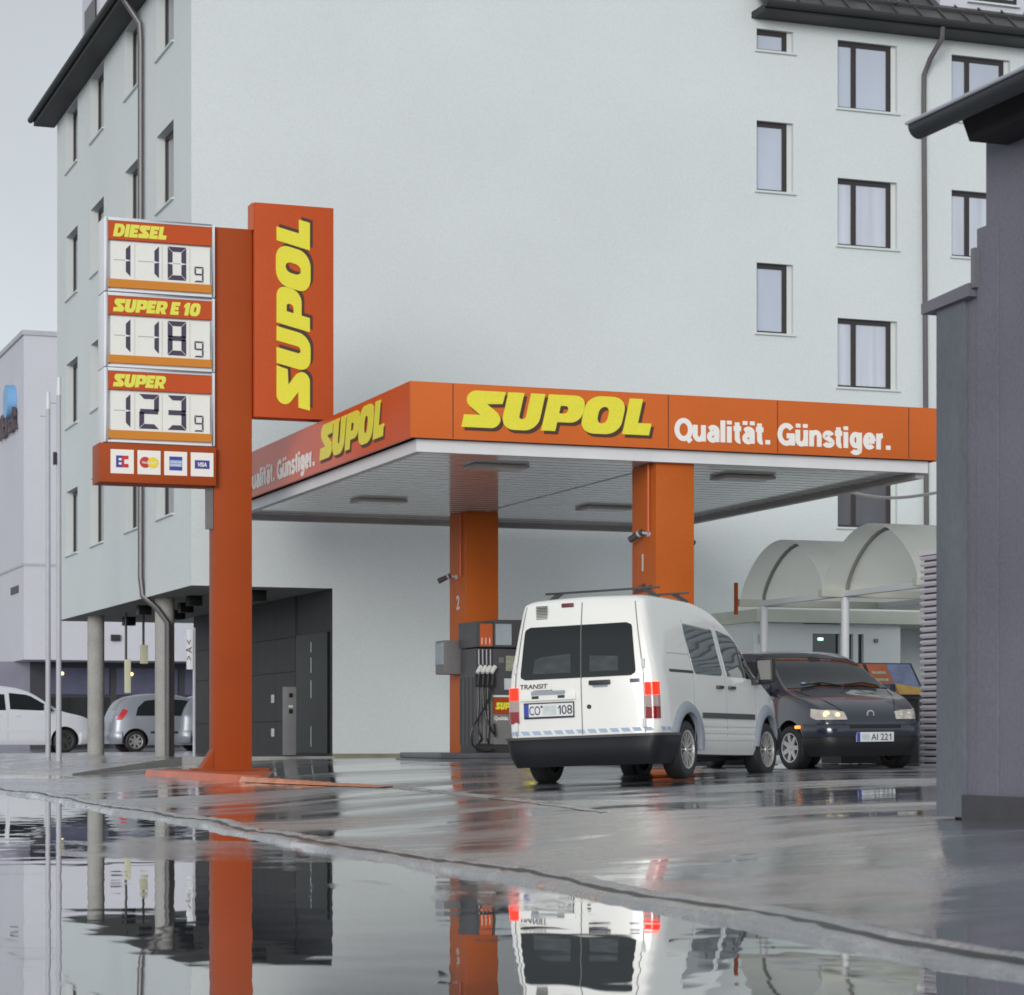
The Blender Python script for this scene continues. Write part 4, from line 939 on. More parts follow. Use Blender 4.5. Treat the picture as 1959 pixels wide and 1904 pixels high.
# display rack with posters behind the dark car
rx, ry = wp(1655, 35.5)
rk = thing('poster_rack', 'low A-shaped rack with orange and blue advertising posters between car and kiosk', 'rack', (rx+.5, ry, .4))
rt = zat(1268, 35.5)
mb = MB(); mb.prism([(rx-.6, ry-.45, rt-.50), (rx-.6, ry, rt), (rx-.6, ry+.45, rt-.5)], (1.35, 0, 0)); mb.box(rx-.55, rx+.7, ry-.3, ry+.3, .35, rt-.52); build(mb, 'rack_body', 'dark_metal', rk)
sl = Vector((0, .45, .5)).normalized(); nrm = Vector((0, -.5, .45)).normalized()
def poster(xa, xb, m, name='poster'):
    p = [Vector((xa, ry-.43, rt-.478))+nrm*.01, Vector((xb, ry-.43, rt-.478))+nrm*.01]; up = sl*.60
    return build(MB().prism([p[0], p[1], p[1]+up, p[0]+up], nrm*.01), name, m, rk)
poster(rx-.58, rx-.08, 'ad_orange'); poster(rx-.02, rx+.30, 'ad_orange'); pb_ = poster(rx+.305, rx+.70, 'ad_blue'); 
build(MB().prism([Vector((rx+.31, ry-.43, rt-.478))+nrm*.021, Vector((rx+.69, ry-.43, rt-.478))+nrm*.021, Vector((rx+.69, ry-.43, rt-.478))+nrm*.021+sl*.13, Vector((rx+.31, ry-.43, rt-.478))+nrm*.021+sl*.22], nrm*.003), 'poster_foot', 'ad_yellow', pb_)
for i in range(3): build(MB().prism([Vector((rx+.02, ry-.43, rt-.478))+nrm*.021+sl*(.12+i*.14), Vector((rx+.24, ry-.43, rt-.478))+nrm*.021+sl*(.12+i*.14), Vector((rx+.24, ry-.43, rt-.478))+nrm*.021+sl*(.17+i*.14), Vector((rx+.02, ry-.43, rt-.478))+nrm*.021+sl*(.17+i*.14)], nrm*.003), 'poster_line', 'label_dim', rk)
build(MB().box(rx+.55, rx+1.1, ry+.2, ry+.7, .35, 1.42), 'side_bin', 'mid_grey', rk)

# ================================================================== old grey building at the edge of the forecourt
GA = 8.10
gy = lambda px: on_x(px, GA)[1]
gb = thing('grey_building', 'old grey rendered building with a dark timber eave at the forecourt edge', 'building', (10, 10, 0))
yF, yP, yU = gy(1796), gy(1848), gy(1886)
d_ = on_x(1820, GA)[0]
zCop = zat(590, on_x(1800, GA)[0])
mb = MB(); mb.box(GA, 13.5, -4, yU, -.1, 4.52); mb.box(GA-.012, 13.45, yU-.15, yU+.09, -.1, 3.92); mb.box(GA+.012, 12, yU+.092, yP, -.1, zCop); build(mb, 'wall', 'grey_render', gb)
mb = MB(); mb.box(GA-.02, 10.5, yP+.006, yF, .20, zCop-.003); build(mb, 'pier', 'grey_pier', gb)
build(MB().box(GA+.06, 10.4, yP+.1, yF-.10, -.1, .20), 'pier_foot', 'grey_plinth', gb)
build(MB().box(GA-.035, GA-.013, -4, yP-.002, -.1, .345), 'plinth', 'grey_plinth', gb)
cy0, cy1 = gy(1868), gy(1777)
mb = MB(); mb.prism([(GA-.06, cy0, zCop+.002), (GA-.06, cy1, zCop-.02), (GA-.06, cy1, zCop+.05), (GA-.06, cy0, zCop+.085)], (3.2, 0, 0)); mb.box(GA-.045, 10, cy0-.05, cy0-.003, zCop+.05, zCop+.30); build(mb, 'coping', 'coping', gb)
# eave: boarding, beam and half-round gutter, tiles
zE = zat(240, depth(7.62, 13.40))
yE0, yE1 = -4, on_x(1762, 7.62)[1]
mb = MB(); mb.prism([(7.64, yE0, zE+.0), (13.5, yE0, zE+3.2), (13.5, yE0, zE+3.25), (7.64, yE0, zE+.045)], (0, yE1-yE0-.06, 0)); build(mb, 'roof', 'timber_dark', gb)
mb = MB(); tl = random.Random(4)
yy = yE1-.40
while yy > 5:
    mb.tube([(7.68, yy, zE+.03), (8.6, yy, zE+.532)], [.055, .055], 8); yy -= .21
build(mb, 'roof_tiles', 'timber_dark', gb)
n = 12; P = []
for k in range(n+1):
    a = math.pi+math.pi*k/n; P.append((7.60+.075*math.cos(a), zE+.005+.085*math.sin(a)))
mb = MB(); mb.grid([[(x, yE0, z) for x, z in P], [(x, yE1, z) for x, z in P]]); mb.add([(x, yE1, z) for x, z in P], [tuple(range(n+1))]); mb.grid([[(7.60+(x-7.60)*.9, yE0, z+.006) for x, z in P], [(7.60+(x-7.60)*.9, yE1-.01, z+.006) for x, z in P]], flip=True); build(mb, 'gutter', 'zinc_dark', gb)
build(MB().tube([(7.515, yE0, zE+.01), (7.515, yE1, zE+.01)], .012, 8), 'gutter_bead', 'galv', gb)
yB = on_x(1846, 7.80)[1]
mb = MB(); mb.prism([(7.77, yB, zE+.02), (7.83, yB, zE-.125), (GA+.02, yB, zE-.125), (GA+.02, yB, zE+.25)], (0, yE0-yB, 0)); build(mb, 'eave_boarding', 'timber_dark', gb)

# ================================================================== vehicles
def pchip(pts):
    xs = np.array([p[0] for p in pts], float); ys = np.array([p[1] for p in pts], float)
    h = np.diff(xs); dl = np.diff(ys)/h; m = np.zeros_like(ys); m[0], m[-1] = dl[0], dl[-1]
    for i in range(1, len(xs)-1):
        if dl[i-1]*dl[i] > 0: w1, w2 = 2*h[i]+h[i-1], h[i]+2*h[i-1]; m[i] = (w1+w2)/(w1/dl[i-1]+w2/dl[i])
    def f(x):
        x = min(max(float(x), xs[0]), xs[-1]); i = min(int(np.searchsorted(xs, x, 'right'))-1, len(xs)-2)
        t = (x-xs[i])/h[i]; return float((1+2*t)*(1-t)**2*ys[i]+t*(1-t)**2*h[i]*m[i]+t*t*(3-2*t)*ys[i+1]+t*t*(t-1)*h[i]*m[i+1])
    return f
class Car:
    def __init__(s, L, top, bot, plan, belt, tumble, rear, nose, edge=.09):
        s.L = L; s.top = pchip(top); s.bot = pchip(bot); s.plan = pchip(plan); s.belt = belt; s.tumble = tumble; s.rear = pchip(rear); s.nose = pchip(nose); s.edge = edge
        s.cache = {}
    def ctrl(s, x):
        zt, zb, Wd = s.top(x), s.bot(x), s.plan(x)
        h = max(0.0, zt-s.belt-.08); we = .93*Wd-s.tumble*h; ze = zt-min(s.edge, .035+.10*h)
        zbe = min(s.belt, zt-.10); zm = .55*zbe+.45*zb
        return [(0,zt),(.5*we,zt-.008),(.82*we,zt-.02),(.95*we,zt-.02-.35*(zt-.02-ze)),(we,ze),(.45*we+.55*.985*Wd,.45*ze+.55*zbe),(.985*Wd,zbe),(Wd,zm),(.99*Wd,zb+.14),(.93*Wd,zb),(0,zb)]
    def section(s, x, sub=4):
        k = round(x, 4)
        if k in s.cache: return s.cache[k]
        C = [(-c[0], c[1]) for c in s.ctrl(x)[1:2]]+s.ctrl(x); out = []
        for i in range(1, len(C)-2):
            p0, p1, p2, p3 = (np.array(C[j], float) for j in (i-1, i, i+1, i+2))
            for q in range(sub):
                t = q/sub; m1, m2 = (p2-p0)*.5*.8, (p3-p1)*.5*.8
                if i == len(C)-3: m2 = (p2-p1)*.5
                out.append((2*t**3-3*t**2+1)*p1+(t**3-2*t**2+t)*m1+(-2*t**3+3*t**2)*p2+(t**3-t**2)*m2)
        out.append(np.array(C[-2])); out.append(np.array(C[-1]))
        s.cache[k] = np.array(out); return s.cache[k]
    def lean(s, x, z):
        u = x/s.L; a = max(0, 1-u/.22)**2; b = max(0, (u-.80)/.20)**2
        return s.rear(z)*a + s.nose(z)*b
    def side_y(s, x, z):
        xs_ = x-s.lean(x, z); xs_ = min(max(xs_, 0), s.L); S = s.section(xs_); i0 = int(np.argmax(S[:,0])) if False else 12
        zz = S[8:-1,1]; yy = S[8:-1,0]; return float(np.interp(-z, -zz, yy))
    def top_z(s, x, y):
        S = s.section(x); yy = S[:22,0]; zz = S[:22,1]; k = int(np.argmax(yy)); return float(np.interp(abs(y), yy[:k+1], zz[:k+1]))
    def end_x(s, y, z, front):
        """x of the front or rear skin at (y, z)"""
        a, b = (s.L*.55, s.L) if front else (s.L*.3, 0.0)
        e = b
        def half(x):
            S = s.section(x); zz = S[8:-1,1]; yy = S[8:-1,0]
            if z > S[0,1]: return 0
            return float(np.interp(-z, -zz, yy)) if z < S[8,1] else float(S[8,0])
        if half(e) >= abs(y) and s.top(e) >= z: x = e
        else:
            lo, hi = a, e
            for _ in range(30):
                m = (lo+hi)/2
                if half(m) >= abs(y) and s.top(m) >= z: lo = m
                else: hi = m
            x = (lo+hi)/2
        return x+s.lean(x, z)
    def body(s, n=90):
        u = np.linspace(0, 1, n); u = .5-.5*np.cos(np.pi*u); u = .55*u+.45*np.linspace(0, 1, n); mb = MB(); rings = []
        for x in u*s.L:
            S = s.section(x); R = [(x+s.lean(x, z), y, z) for y, z in S]; Lr = [(x+s.lean(x, z), -y, z) for y, z in S[1:-1]][::-1]
            rings.append(R+Lr)
        m = len(rings[0]); vs = [p for r in rings for p in r]; fs = []
        for i in range(n-1):
            for j in range(m): fs.append((i*m+j, (i+1)*m+j, (i+1)*m+(j+1) % m, i*m+(j+1) % m))
        k = len(s.section(0))
        for base, flip in ((0, False), ((n-1)*m, True)):
            for j in range(k-1):
                a, b = j, j+1; a2, b2 = (m-j) % m, (m-j-1) % m
                q = [base+a, base+b, base+b2, base+a2]; q = list(dict.fromkeys(q))
                if len(q) >= 3: fs.append(tuple(q[::-1]) if flip else tuple(q))
        return mb.add(vs, fs)
    # patches on the skin --------------------------------------------------
    def side_patch(s, poly, e=.004, side=-1, rows=9, cols=9, depth_=.012, mi=0, mb=None):
        zs = [p[1] for p in poly]; z0, z1 = min(zs), max(zs); G = []
        for i in range(rows):
            z = z0+(z1-z0)*(i/(rows-1)); zq = min(max(z, z0+1e-4), z1-1e-4); xs_ = []
            for k in range(len(poly)):
                (xa, za), (xb, zb) = poly[k], poly[(k+1) % len(poly)]
                if (za-zq)*(zb-zq) <= 0 and abs(za-zb) > 1e-9: xs_.append(xa+(xb-xa)*(zq-za)/(zb-za))
            xa, xb = min(xs_), max(xs_)
            G.append([(xa+(xb-xa)*j/(cols-1), z) for j in range(cols)])
        P = [[(x, side*(s.side_y(x, z)+e), z) for x, z in r] for r in G]
        return skirt(P, lambda p: (p[0], p[1]-side*depth_, p[2]), mb, mi, flip=(side > 0))
    def end_patch(s, poly, e=.004, front=False, rows=9, cols=11, depth_=.015, mb=None, mi=0):
        """poly in (y, z)"""
        zs = [p[1] for p in poly]; z0, z1 = min(zs), max(zs); G = []
        for i in range(rows):
            z = z0+(z1-z0)*i/(rows-1); zq = min(max(z, z0+1e-4), z1-1e-4); ys = []
            for k in range(len(poly)):
                (ya, za), (yb, zb) = poly[k], poly[(k+1) % len(poly)]
                if (za-zq)*(zb-zq) <= 0 and abs(za-zb) > 1e-9: ys.append(ya+(yb-ya)*(zq-za)/(zb-za))
            ya, yb = min(ys), max(ys); G.append([(ya+(yb-ya)*j/(cols-1), z) for j in range(cols)])
        sg = 1 if front else -1
        P = [[(s.end_x(y, z, front)+sg*e, y+(.6*e if y > .5 else -.6*e if y < -.5 else 0), z) for y, z in r] for r in G]
        return skirt(P, lambda p: (p[0]-sg*depth_, p[1], p[2]), mb, mi, flip=not front)
    def top_patch(s, x0, x1, f0, f1, e=.004, rows=10, cols=15, depth_=.012, inset=0.0):
        G = []
        for i in range(rows):
            x = x0+(x1-x0)*i/(rows-1); f = f0+(f1-f0)*i/(rows-1); S = s.section(x); w = float(S[16,0])*f
            G.append([(x-e*.5*0, -w+2*w*j/(cols-1)) for j in range(cols)])
        P = [[(x+s.lean(x, s.top_z(x, y)), y, s.top_z(x, y)+e) for x, y in r] for r in G]
        return skirt(P, lambda p: (p[0], p[1], p[2]-depth_), None, 0, flip=True)
    def band(s, z0, z1, xlim, e, front=False, rows=5, bulge=0.0, mi=0, mb=None, low_tuck=0.0):
        """bumper-like strip wrapped round one end"""
        G = []; end = s.L if front else 0.0; sg = 1 if front else -1
        for i in range(rows):
            t = i/(rows-1); z = z0+(z1-z0)*t; path = []
            for k in range(13):
                x = xlim+(end-xlim)*(1-(1-k/12)**1.6)*.999; S = s.section(x); zz = S[8:-1,1]; yy = S[8:-1,0]; y = float(np.interp(-z, -zz, yy)); path.append((x+s.lean(x, z), -y))
            w0 = abs(path[-1][1])
            for k in range(1, 8): path.append((end+s.lean(end, z), -w0+2*w0*k/8))
            path += [(x, -y) for x, y in path[:13][::-1]]
            pp = np.array(path); tg_ = np.gradient(pp, axis=0); nm = np.stack([tg_[:,1], -tg_[:,0]], 1)*(1 if front else -1); nm /= np.maximum(np.linalg.norm(nm, axis=1), 1e-6)[:,None]
            ee = e+bulge*math.sin(math.pi*t)-low_tuck*(1-t)**2
            q = pp+nm*ee
            G.append([(float(a), float(b), z) for a, b in q])
        cen = s.L*.5
        def inn(p): return (p[0]+(cen-p[0])*.03, p[1]*.94, p[2])
        return skirt(G, inn, mb, mi, flip=front)
def rounded(poly, r, n=5):
    out = []; k = len(poly)
    for i in range(k):
        p0, p1, p2 = (np.array(poly[j % k], float) for j in (i-1, i, i+1))
        a = p1+(p0-p1)/np.linalg.norm(p0-p1)*r; b = p1+(p2-p1)/np.linalg.norm(p2-p1)*r
        for q in range(n+1):
            t = q/n; v = (1-t)**2*a+2*t*(1-t)*p1+t*t*b; out.append((float(v[0]), float(v[1])))
    return out
def skirt(P, inner, mb=None, mi=0, flip=False):
    mb = mb or MB(); n, m = len(P), len(P[0])
    o = len(mb.v); mb.grid(P, mi, flip)
    ring = [(i, 0) for i in range(n)]+[(n-1, j) for j in range(1, m)]+[(i, m-1) for i in range(n-2, -1, -1)]+[(0, j) for j in range(m-2, 0, -1)]
    A = [P[i][j] for i, j in ring]; B = [inner(p) for p in A]; k = len(A); fs = []
    for i in range(k):
        q = (i, i+k, (i+1) % k+k, (i+1) % k); fs.append(q if not flip else tuple(reversed(q)))
    mb.add(A+B, fs, mi); return mb
def carve(o, cutters, dark='rubber'):
    """cut wheel housings out of a closed body"""
    cs = []
    for (x, z, r, y0, y1) in cutters:
        mb = MB(); nn = 48
        mb.prism([(x+r*math.cos(2*math.pi*k/nn), y0, z+r*math.sin(2*math.pi*k/nn)) for k in range(nn)], (0, y1-y0, 0))
        c = build(mb, 'tmp_cut', dark); c.parent = o.parent; cs.append(c)
    md = []
    for c in cs:
        m = o.modifiers.new('b', 'BOOLEAN'); m.operation = 'DIFFERENCE'; m.object = c; m.solver = 'EXACT'; m.material_mode = 'TRANSFER'; md.append(m)
    bpy.context.view_layer.update()
    me = bpy.data.meshes.new_from_object(o.evaluated_get(DG()))
    o.modifiers.clear(); old = o.data; o.data = me; bpy.data.meshes.remove(old)
    for c in cs: d = c.data; OFF.pop(c.name, None); bpy.data.objects.remove(c); bpy.data.meshes.remove(d)
    finish(me, 40)
def wheel(parent, x, y, z, R, w, spokes, side, m_rim='alloy', steer=0.0, thin=.5):
    mb = MB(); s = side
    prof = [(R*.60, w*.42), (R*.66, w*.5), (R*.90, w*.5), (R*.97, w*.43), (R, w*.30), (R, -w*.30), (R*.97, -w*.43), (R*.9, -w*.5), (R*.62, -w*.5)]
    mb.lathe_y([(r, yy*s) for r, yy in prof], 44)
    t = build(mb, 'wheel', 'tyre', parent, sharp=50, fix=True); t.location = (x, y, z); t.rotation_euler = (0, 0, steer)
    OFF[t.name] = (0, 0, 0)
    rb = MB(); rb.lathe_y([(R*.69, w*.46*s), (R*.66, w*.505*s), (R*.60, w*.49*s), (R*.58, w*.30*s), (R*.58, -w*.3*s)], 44)
    rb.lathe_y([(R*.001, w*.46*s), (R*.12, w*.45*s), (R*.14, w*.36*s)], 20)
    for k in range(spokes):
        a = 2*math.pi*k/spokes; ca, sa = math.cos(a), math.sin(a); tx, tz = -sa, ca; wd = R*.30/spokes*6*.30*thin*2
        def pt(r, off, yy): return (ca*r+tx*off, yy*s, sa*r+tz*off)
        rb.add([pt(R*.10, -wd*1.0, w*.42), pt(R*.10, wd*1.0, w*.42), pt(R*.60, wd*.7, w*.47), pt(R*.60, -wd*.7, w*.47), pt(R*.10, -wd*1.0, w*.30), pt(R*.10, wd*1.0, w*.30), pt(R*.60, wd*.7, w*.36), pt(R*.60, -wd*.7, w*.36)],
               [(0,1,2,3),(4,7,6,5),(0,4,5,1),(1,5,6,2),(2,6,7,3),(3,7,4,0)])
    build(rb, 'rim', m_rim, t, fix=True)
    build(MB().lathe_y([(.001, w*.10*s), (R*.58, w*.10*s)], 30), 'brake_disc', 'alloy_dark', t)
    return t

# ---- white high-roof van
van_xy = (9.60, 24.02); VH = math.radians(90-44.6)
vz = zg(10.9, 25.4)
van = thing('delivery_van', 'white high-roof delivery van with lit tail lamps seen from behind', 'van', (*van_xy, vz-.02), (-.036, .004, VH), local=True)
V = Car(4.28, [(0,1.915),(.06,1.955),(.5,1.985),(1.4,1.975),(1.95,1.915),(2.35,1.80),(2.62,1.68),(3.32,1.14),(3.5,1.08),(3.98,.93),(4.16,.82),(4.28,.64)],
        [(0,.36),(.3,.30),(1,.27),(3.4,.25),(4.0,.27),(4.28,.34)], [(0,.790),(.025,.832),(.07,.855),(.2,.872),(.6,.882),(2.5,.888),(3.4,.88),(3.9,.83),(4.15,.74),(4.28,.6)],
        1.10, .125, [(.3,0),(.95,0),(1.5,.035),(1.95,.11)], [(.3,-.02),(.55,0),(1.1,-.03)], edge=.10)
vb = build(V.body(), 'body', ['van_white', 'rubber'], van, fix=True)
WR = .315
carve(vb, [(.80, WR+.02, .385, -1.1, -.55), (.80, WR+.02, .385, .55, 1.1), (3.46, WR+.02, .385, -1.1, -.55), (3.46, WR+.02, .385, .55, 1.1)])
for x in (.80, 3.46):
    for s_ in (-1, 1): wheel(van, x, s_*.775, WR, WR, .20, 12, s_, steer=(-.06 if x > 2 else 0), thin=.42)
rwin = build(V.end_patch(rounded([(-.62,1.10),(.70,1.10),(.64,1.66),(-.57,1.66)], .06), .006, rows=24), 'rear_window', 'car_glass', van)
gl = rwin
# black painted border and things seen inside the load bay
sm = MB(); V.end_patch([(-.004,.50),(.004,.50),(.004,1.90),(-.004,1.90)], .0075, cols=3, rows=14, mb=sm); sm2 = build(sm, 'door_seam', 'mid_grey', van)
for y0, y1 in ((-.700,-.690), (.795,.803)):
    pass
for sy, yb_, yt_ in ((-1, -.705, -.60), (1, .755, .64)):
    q = MB(); V.end_patch([(yb_-.005,.50),(yb_+.005,.50),(yb_+.005,1.1),(yt_+.005,1.88),(yt_-.005,1.88),(yb_-.005,1.1)], .005, cols=3, rows=16, mb=q); build(q, 'door_seam', 'mid_grey', van)
    for z in (.60, 1.22):
        xe = V.end_x(yb_, z, False); build(MB().box(xe-.03, xe+.02, yb_-.02, yb_+.02, z-.05, z+.05), 'hinge', 'white_metal', van, bevel=.008)
# interior shapes read through the rear glass as paler panels
for poly, m in (([(.12,1.16),(.55,1.16),(.52,1.33),(.12,1.36)], 'interior_pale'), ([(-.42,1.16),(-.10,1.16),(-.10,1.33),(-.42,1.31)], 'interior_pale')):
    build(V.end_patch(poly, .0085, depth_=.003), 'interior_view', m, gl)
# tail lamps
for s_ in (-1, 1):
    lp = thing  # noqa
    def lpatch(za, zb_, m, nm, par):
        y0, y1 = (.715, .845) if s_ > 0 else (-.845, -.712)
        q = V.end_patch([(y0, za), (y1, za), (y1, zb_), (y0, zb_)], .016, cols=10, depth_=.04)
        return build(q, nm, m, par)
    red = lpatch(.64, .765, 'tail_red', 'tail_lamp', van)
    lpatch(.768, .885, 'tail_clear', 'clear_segment', red); lpatch(.888, 1.02, 'tail_lit', 'lit_segment', red)
    # side return of the lamp
    for za, zb_, m in ((.64,.765,'tail_red'),(.768,.885,'tail_clear'),(.888,1.02,'tail_lit')):
        build(V.side_patch([(.030,za),(.070,za),(.070,zb_),(.030,zb_)], .006, s_), 'lamp_side', m, red)
bp_ = build(V.band(.17, .475, .42, .055, rows=7, bulge=.03, low_tuck=.05), 'rear_bumper', 'van_bumper', van)
build(V.band(.462, .49, .42, .075, rows=3), 'bumper_lip', 'dark_grey', bp_)
build(MB().box(.08, .5, -.6, .6, .20, .34), 'underbody', 'rubber', van)
build(MB().box(.4, 3.9, -.5, .5, .20, .30), 'underbody', 'rubber', van)
sp = MB()
for k in range(13):
    a = -.80+k*.127
    V.end_patch([(a, .515), (a+.085, .515), (a+.115, .555), (a+.025, .555)], .005, rows=3, cols=4, depth_=.003, mb=sp)
for k in range(2): V.side_patch([(.10+k*.13,.515),(.19+k*.13,.515),(.17+k*.13,.555),(.08+k*.13,.555)], .004, -1, 3, 3, .003, mb=sp)
build(sp, 'reflective_tape', 'stripe_blue', van)
# plate, plate housing, lamps, badge, handle, lock, vent, brake light
def rear_box(name, m, y0, y1, z0, z1, t=.012, e=.002, par=van, bev=.003):
    xe = V.end_x((y0+y1)/2, (z0+z1)/2, False); return build(MB().box(xe-e-t, xe-e+.004, y0, y1, z0, z1), name, m, par, bevel=bev)
# local +y is the van's left: picture left = +y
pf = rear_box('number_plate', 'plate_black', .085, .665, .685, .855, .014)
xe = V.end_x(.3, .77, False)-.0175
build(MB().box(xe-.001, xe+.003, .095, .655, .705, .84), 'plate_face', 'plate_white', pf); build(MB().box(xe-.003, xe, .605, .655, .705, .84), 'plate_band', 'plate_blue', pf)
q = MB(); text_mb('CO', .135, (xe-.002, .598, .725), (0,-1,0), (0,0,1), .004, 0, .001, fit=.125, mb=q); one_mb(0, .094, .04, (xe-.002, .27, .725), (0,-1,0), (0,0,1), q); text_mb('08', .135, (xe-.002, .225, .725), (0,-1,0), (0,0,1), .004, 0, .001, fit=.12, mb=q); build(q, 'plate_characters', 'plate_black', pf)
build(MB().cyl((xe-.003, .455, .81), (xe, .455, .81), .014, 12), 'plate_seal', 'letter_dark', pf)
build(MB().box(xe-.0025, xe-.0015, .29, .44, .72, .82), 'plate_smudge', 'label_pale', pf)
hp_ = rear_box('plate_housing', 'van_white', .06, .70, .875, .945, .03)
for y_ in (.52, .22): build(MB().box(-.035+V.end_x(y_, .9, False), V.end_x(y_, .9, False)-.028, y_-.04, y_+.04, .895, .925), 'plate_lamp', 'dark_metal', hp_)
build(MB().box(-.05+V.end_x(.37, .92, False), V.end_x(.37, .92, False)-.0305, .18, .56, .935, .975), 'housing_lip', 'van_flare', hp_)
rh = rear_box('door_handle', 'dark_metal', -.335, -.095, 1.015, 1.065, .035, bev=.012)
rear_box('handle_recess', 'van_flare', -.30, -.13, .99, 1.045, .004)
rear_box('oval_badge', 'badge_grey', -.665, -.555, 1.025, 1.065, .012, bev=.02)
xe = V.end_x(-.10, .78, False); build(MB().cyl((xe-.012, -.085, .79), (xe, -.085, .79), .024, 14), 'door_lock', 'dark_metal', van)
q = text_mb('TRANSIT', .07, (V.end_x(.5, 1.03, False)-.006, .705, 1.005), (0,-1,0), (0,0,1), .012, 0.1, .002, fit=.32); text_mb('connect', .048, (V.end_x(.5, .98, False)-.006, .55, .965), (0,-1,0), (0,0,1), .012, 0.1, .002, fit=.22, mb=q); build(q, 'door_lettering', 'letter_dark', van)
vt = MB(); xe = V.end_x(.46, 1.80, False)
for k in range(9): vt.box(xe-.012, xe+.004, .395, .525, 1.742+k*.0165, 1.750+k*.0165)
build(vt, 'vent_slats', 'dark_metal', van)
rear_box('brake_light', 'brake_dark_red', .095, .235, 1.855, 1.90, .012, bev=.006)
# body side: windows, seams, slot, mouldings, flares, ribs, handles, mirror
for s_ in (-1, 1):
    build(V.side_patch(rounded([(1.10,1.13),(1.98,1.13),(1.93,1.66),(1.02,1.68)], .05), .005, s_, rows=20), 'side_window', 'car_glass_side', van)
    fw = build(V.side_patch([(2.13,1.13),(3.14,1.13),(2.98,1.28),(2.66,1.55),(2.45,1.63),(2.08,1.65)], .005, s_, rows=12), 'door_window', 'car_glass_side', van)
    build(V.side_patch([(2.66,1.13),(2.70,1.13),(2.70,1.52),(2.66,1.54)], .008, s_, 6, 3), 'window_bar', 'dark_metal', fw)
    build(V.side_patch([(2.76,1.12),(3.18,1.12),(2.99,1.28),(2.76,1.47)], .007, s_, 8, 6), 'quarter_light', 'car_glass', fw)
    build(V.side_patch([(.36,1.135),(1.06,1.135),(1.06,1.165),(.36,1.165)], .004, s_, 3, 8), 'slide_rail', 'dark_metal', van)
    build(V.side_patch([(1.26,.655),(2.98,.655),(2.98,.715),(1.26,.715)], .014, s_, 4, 12), 'side_moulding', 'dark_grey', van)
    sq = MB()
    for xx, za, zb_ in ((1.03,.40,1.72),(2.05,.36,1.70),(3.05,.62,1.08)): V.side_patch([(xx-.004,za),(xx+.004,za),(xx+.004,zb_),(xx-.004,zb_)], .0025, s_, 14, 2, .003, mb=sq)
    V.side_patch([(.38,1.335),(1.02,1.335),(1.02,1.341),(.38,1.341)], .0025, s_, 2, 8, .003, mb=sq)
    for (xa, za), (xb_, zb_) in (((.15,1.74),(1.9,1.735)), ((1.2,1.79),(1.9,1.755))):
        V.side_patch([(xa,za),(xb_,zb_),(xb_,zb_+.006),(xa,za+.006)], .002, s_, 2, 14, .003, mb=sq)
    build(sq, 'panel_seams', 'van_flare', van)
    rbm = MB()
    for zz in (.585, .51, .435): V.side_patch([(1.24,zz-.018),(2.98,zz-.018),(2.98,zz+.018),(1.24,zz+.018)], .010, s_, 4, 10, .012, mb=rbm)
    build(rbm, 'side_ribs', 'van_white', van)
    for xx in (1.83, 2.22):
        yv = V.side_y(xx, 1.0); build(MB().box(xx-.09, xx+.09, s_*(yv-.01), s_*(yv+.035), .985, 1.02), 'side_handle', 'dark_metal', van, bevel=.01)
    # wheel arch flare
    for xc in (.80, 3.46):
        G = []
        for i in range(25):
            a = math.radians(-3+181*i/24); r0, r1 = .375, .50
            row = []
            for r, e in ((r0, -.03), (r0, .035), (r0+.035, .042), (r1-.03, .028), (r1, -.004)):
                x = xc+r*math.cos(a); z = max(WR+.02+r*math.sin(a), .22); x = min(max(x, .02), 4.26)
                row.append((x, s_*(V.side_y(x, max(z, .36))+e), z))
            G.append(row)
        build(MB().grid(G, flip=(s_ < 0)), 'arch_flare', 'van_flare', van, sharp=60, fix=True)
    ym = V.side_y(3.02, 1.14)
    mrr = MB(); mrr.box(2.98, 3.12, s_*(ym+.06), s_*(ym+.26), 1.08, 1.36); mo = build(mrr, 'wing_mirror', 'bumper_black', van, bevel=.03)
    build(MB().box(2.972, 2.979, s_*(ym+.085), s_*(ym+.24), 1.11, 1.33), 'mirror_glass', 'car_glass', mo); build(MB().box(2.95, 3.2, s_*(ym-.03), s_*(ym+.10), 1.06, 1.13), 'mirror_arm', 'bumper_black', mo, bevel=.01)
build(V.top_patch(2.66, 3.30, .90, .96, .006), 'windscreen', 'car_glass', van)
for s_ in (-1, 1): build(V.end_patch([(s_*.50,.66),(s_*.72,.66),(s_*.70,.88),(s_*.56,.84)], .006, True), 'headlight', 'lamp_lens', van)
build(V.band(.28, .56, 3.85, .05, True, rows=6, bulge=.03), 'front_bumper', 'van_bumper', van)
for xx, zz in ((.66, 2.045), (1.55, 2.035)):
    b = MB(); b.box(xx-.018, xx+.018, -.66, .66, zz, zz+.022)
    bo = build(b, 'roof_bar', 'dark_metal', van, bevel=.004)
    for s_ in (-1, 1): build(MB().prism([(xx-.03, s_*.46, zz-.002), (xx-.03, s_*.62, zz-.10), (xx-.03, s_*.66, zz-.085), (xx-.03, s_*.54, zz-.002)], (.06, 0, 0)), 'bar_foot', 'dark_metal', bo)
build(MB().box(.20, .75, -.25, -.05, .17, .24).tube([(.05,-.42,.2),(.5,-.42,.2)], .03, 8), 'exhaust', 'rubber', van)

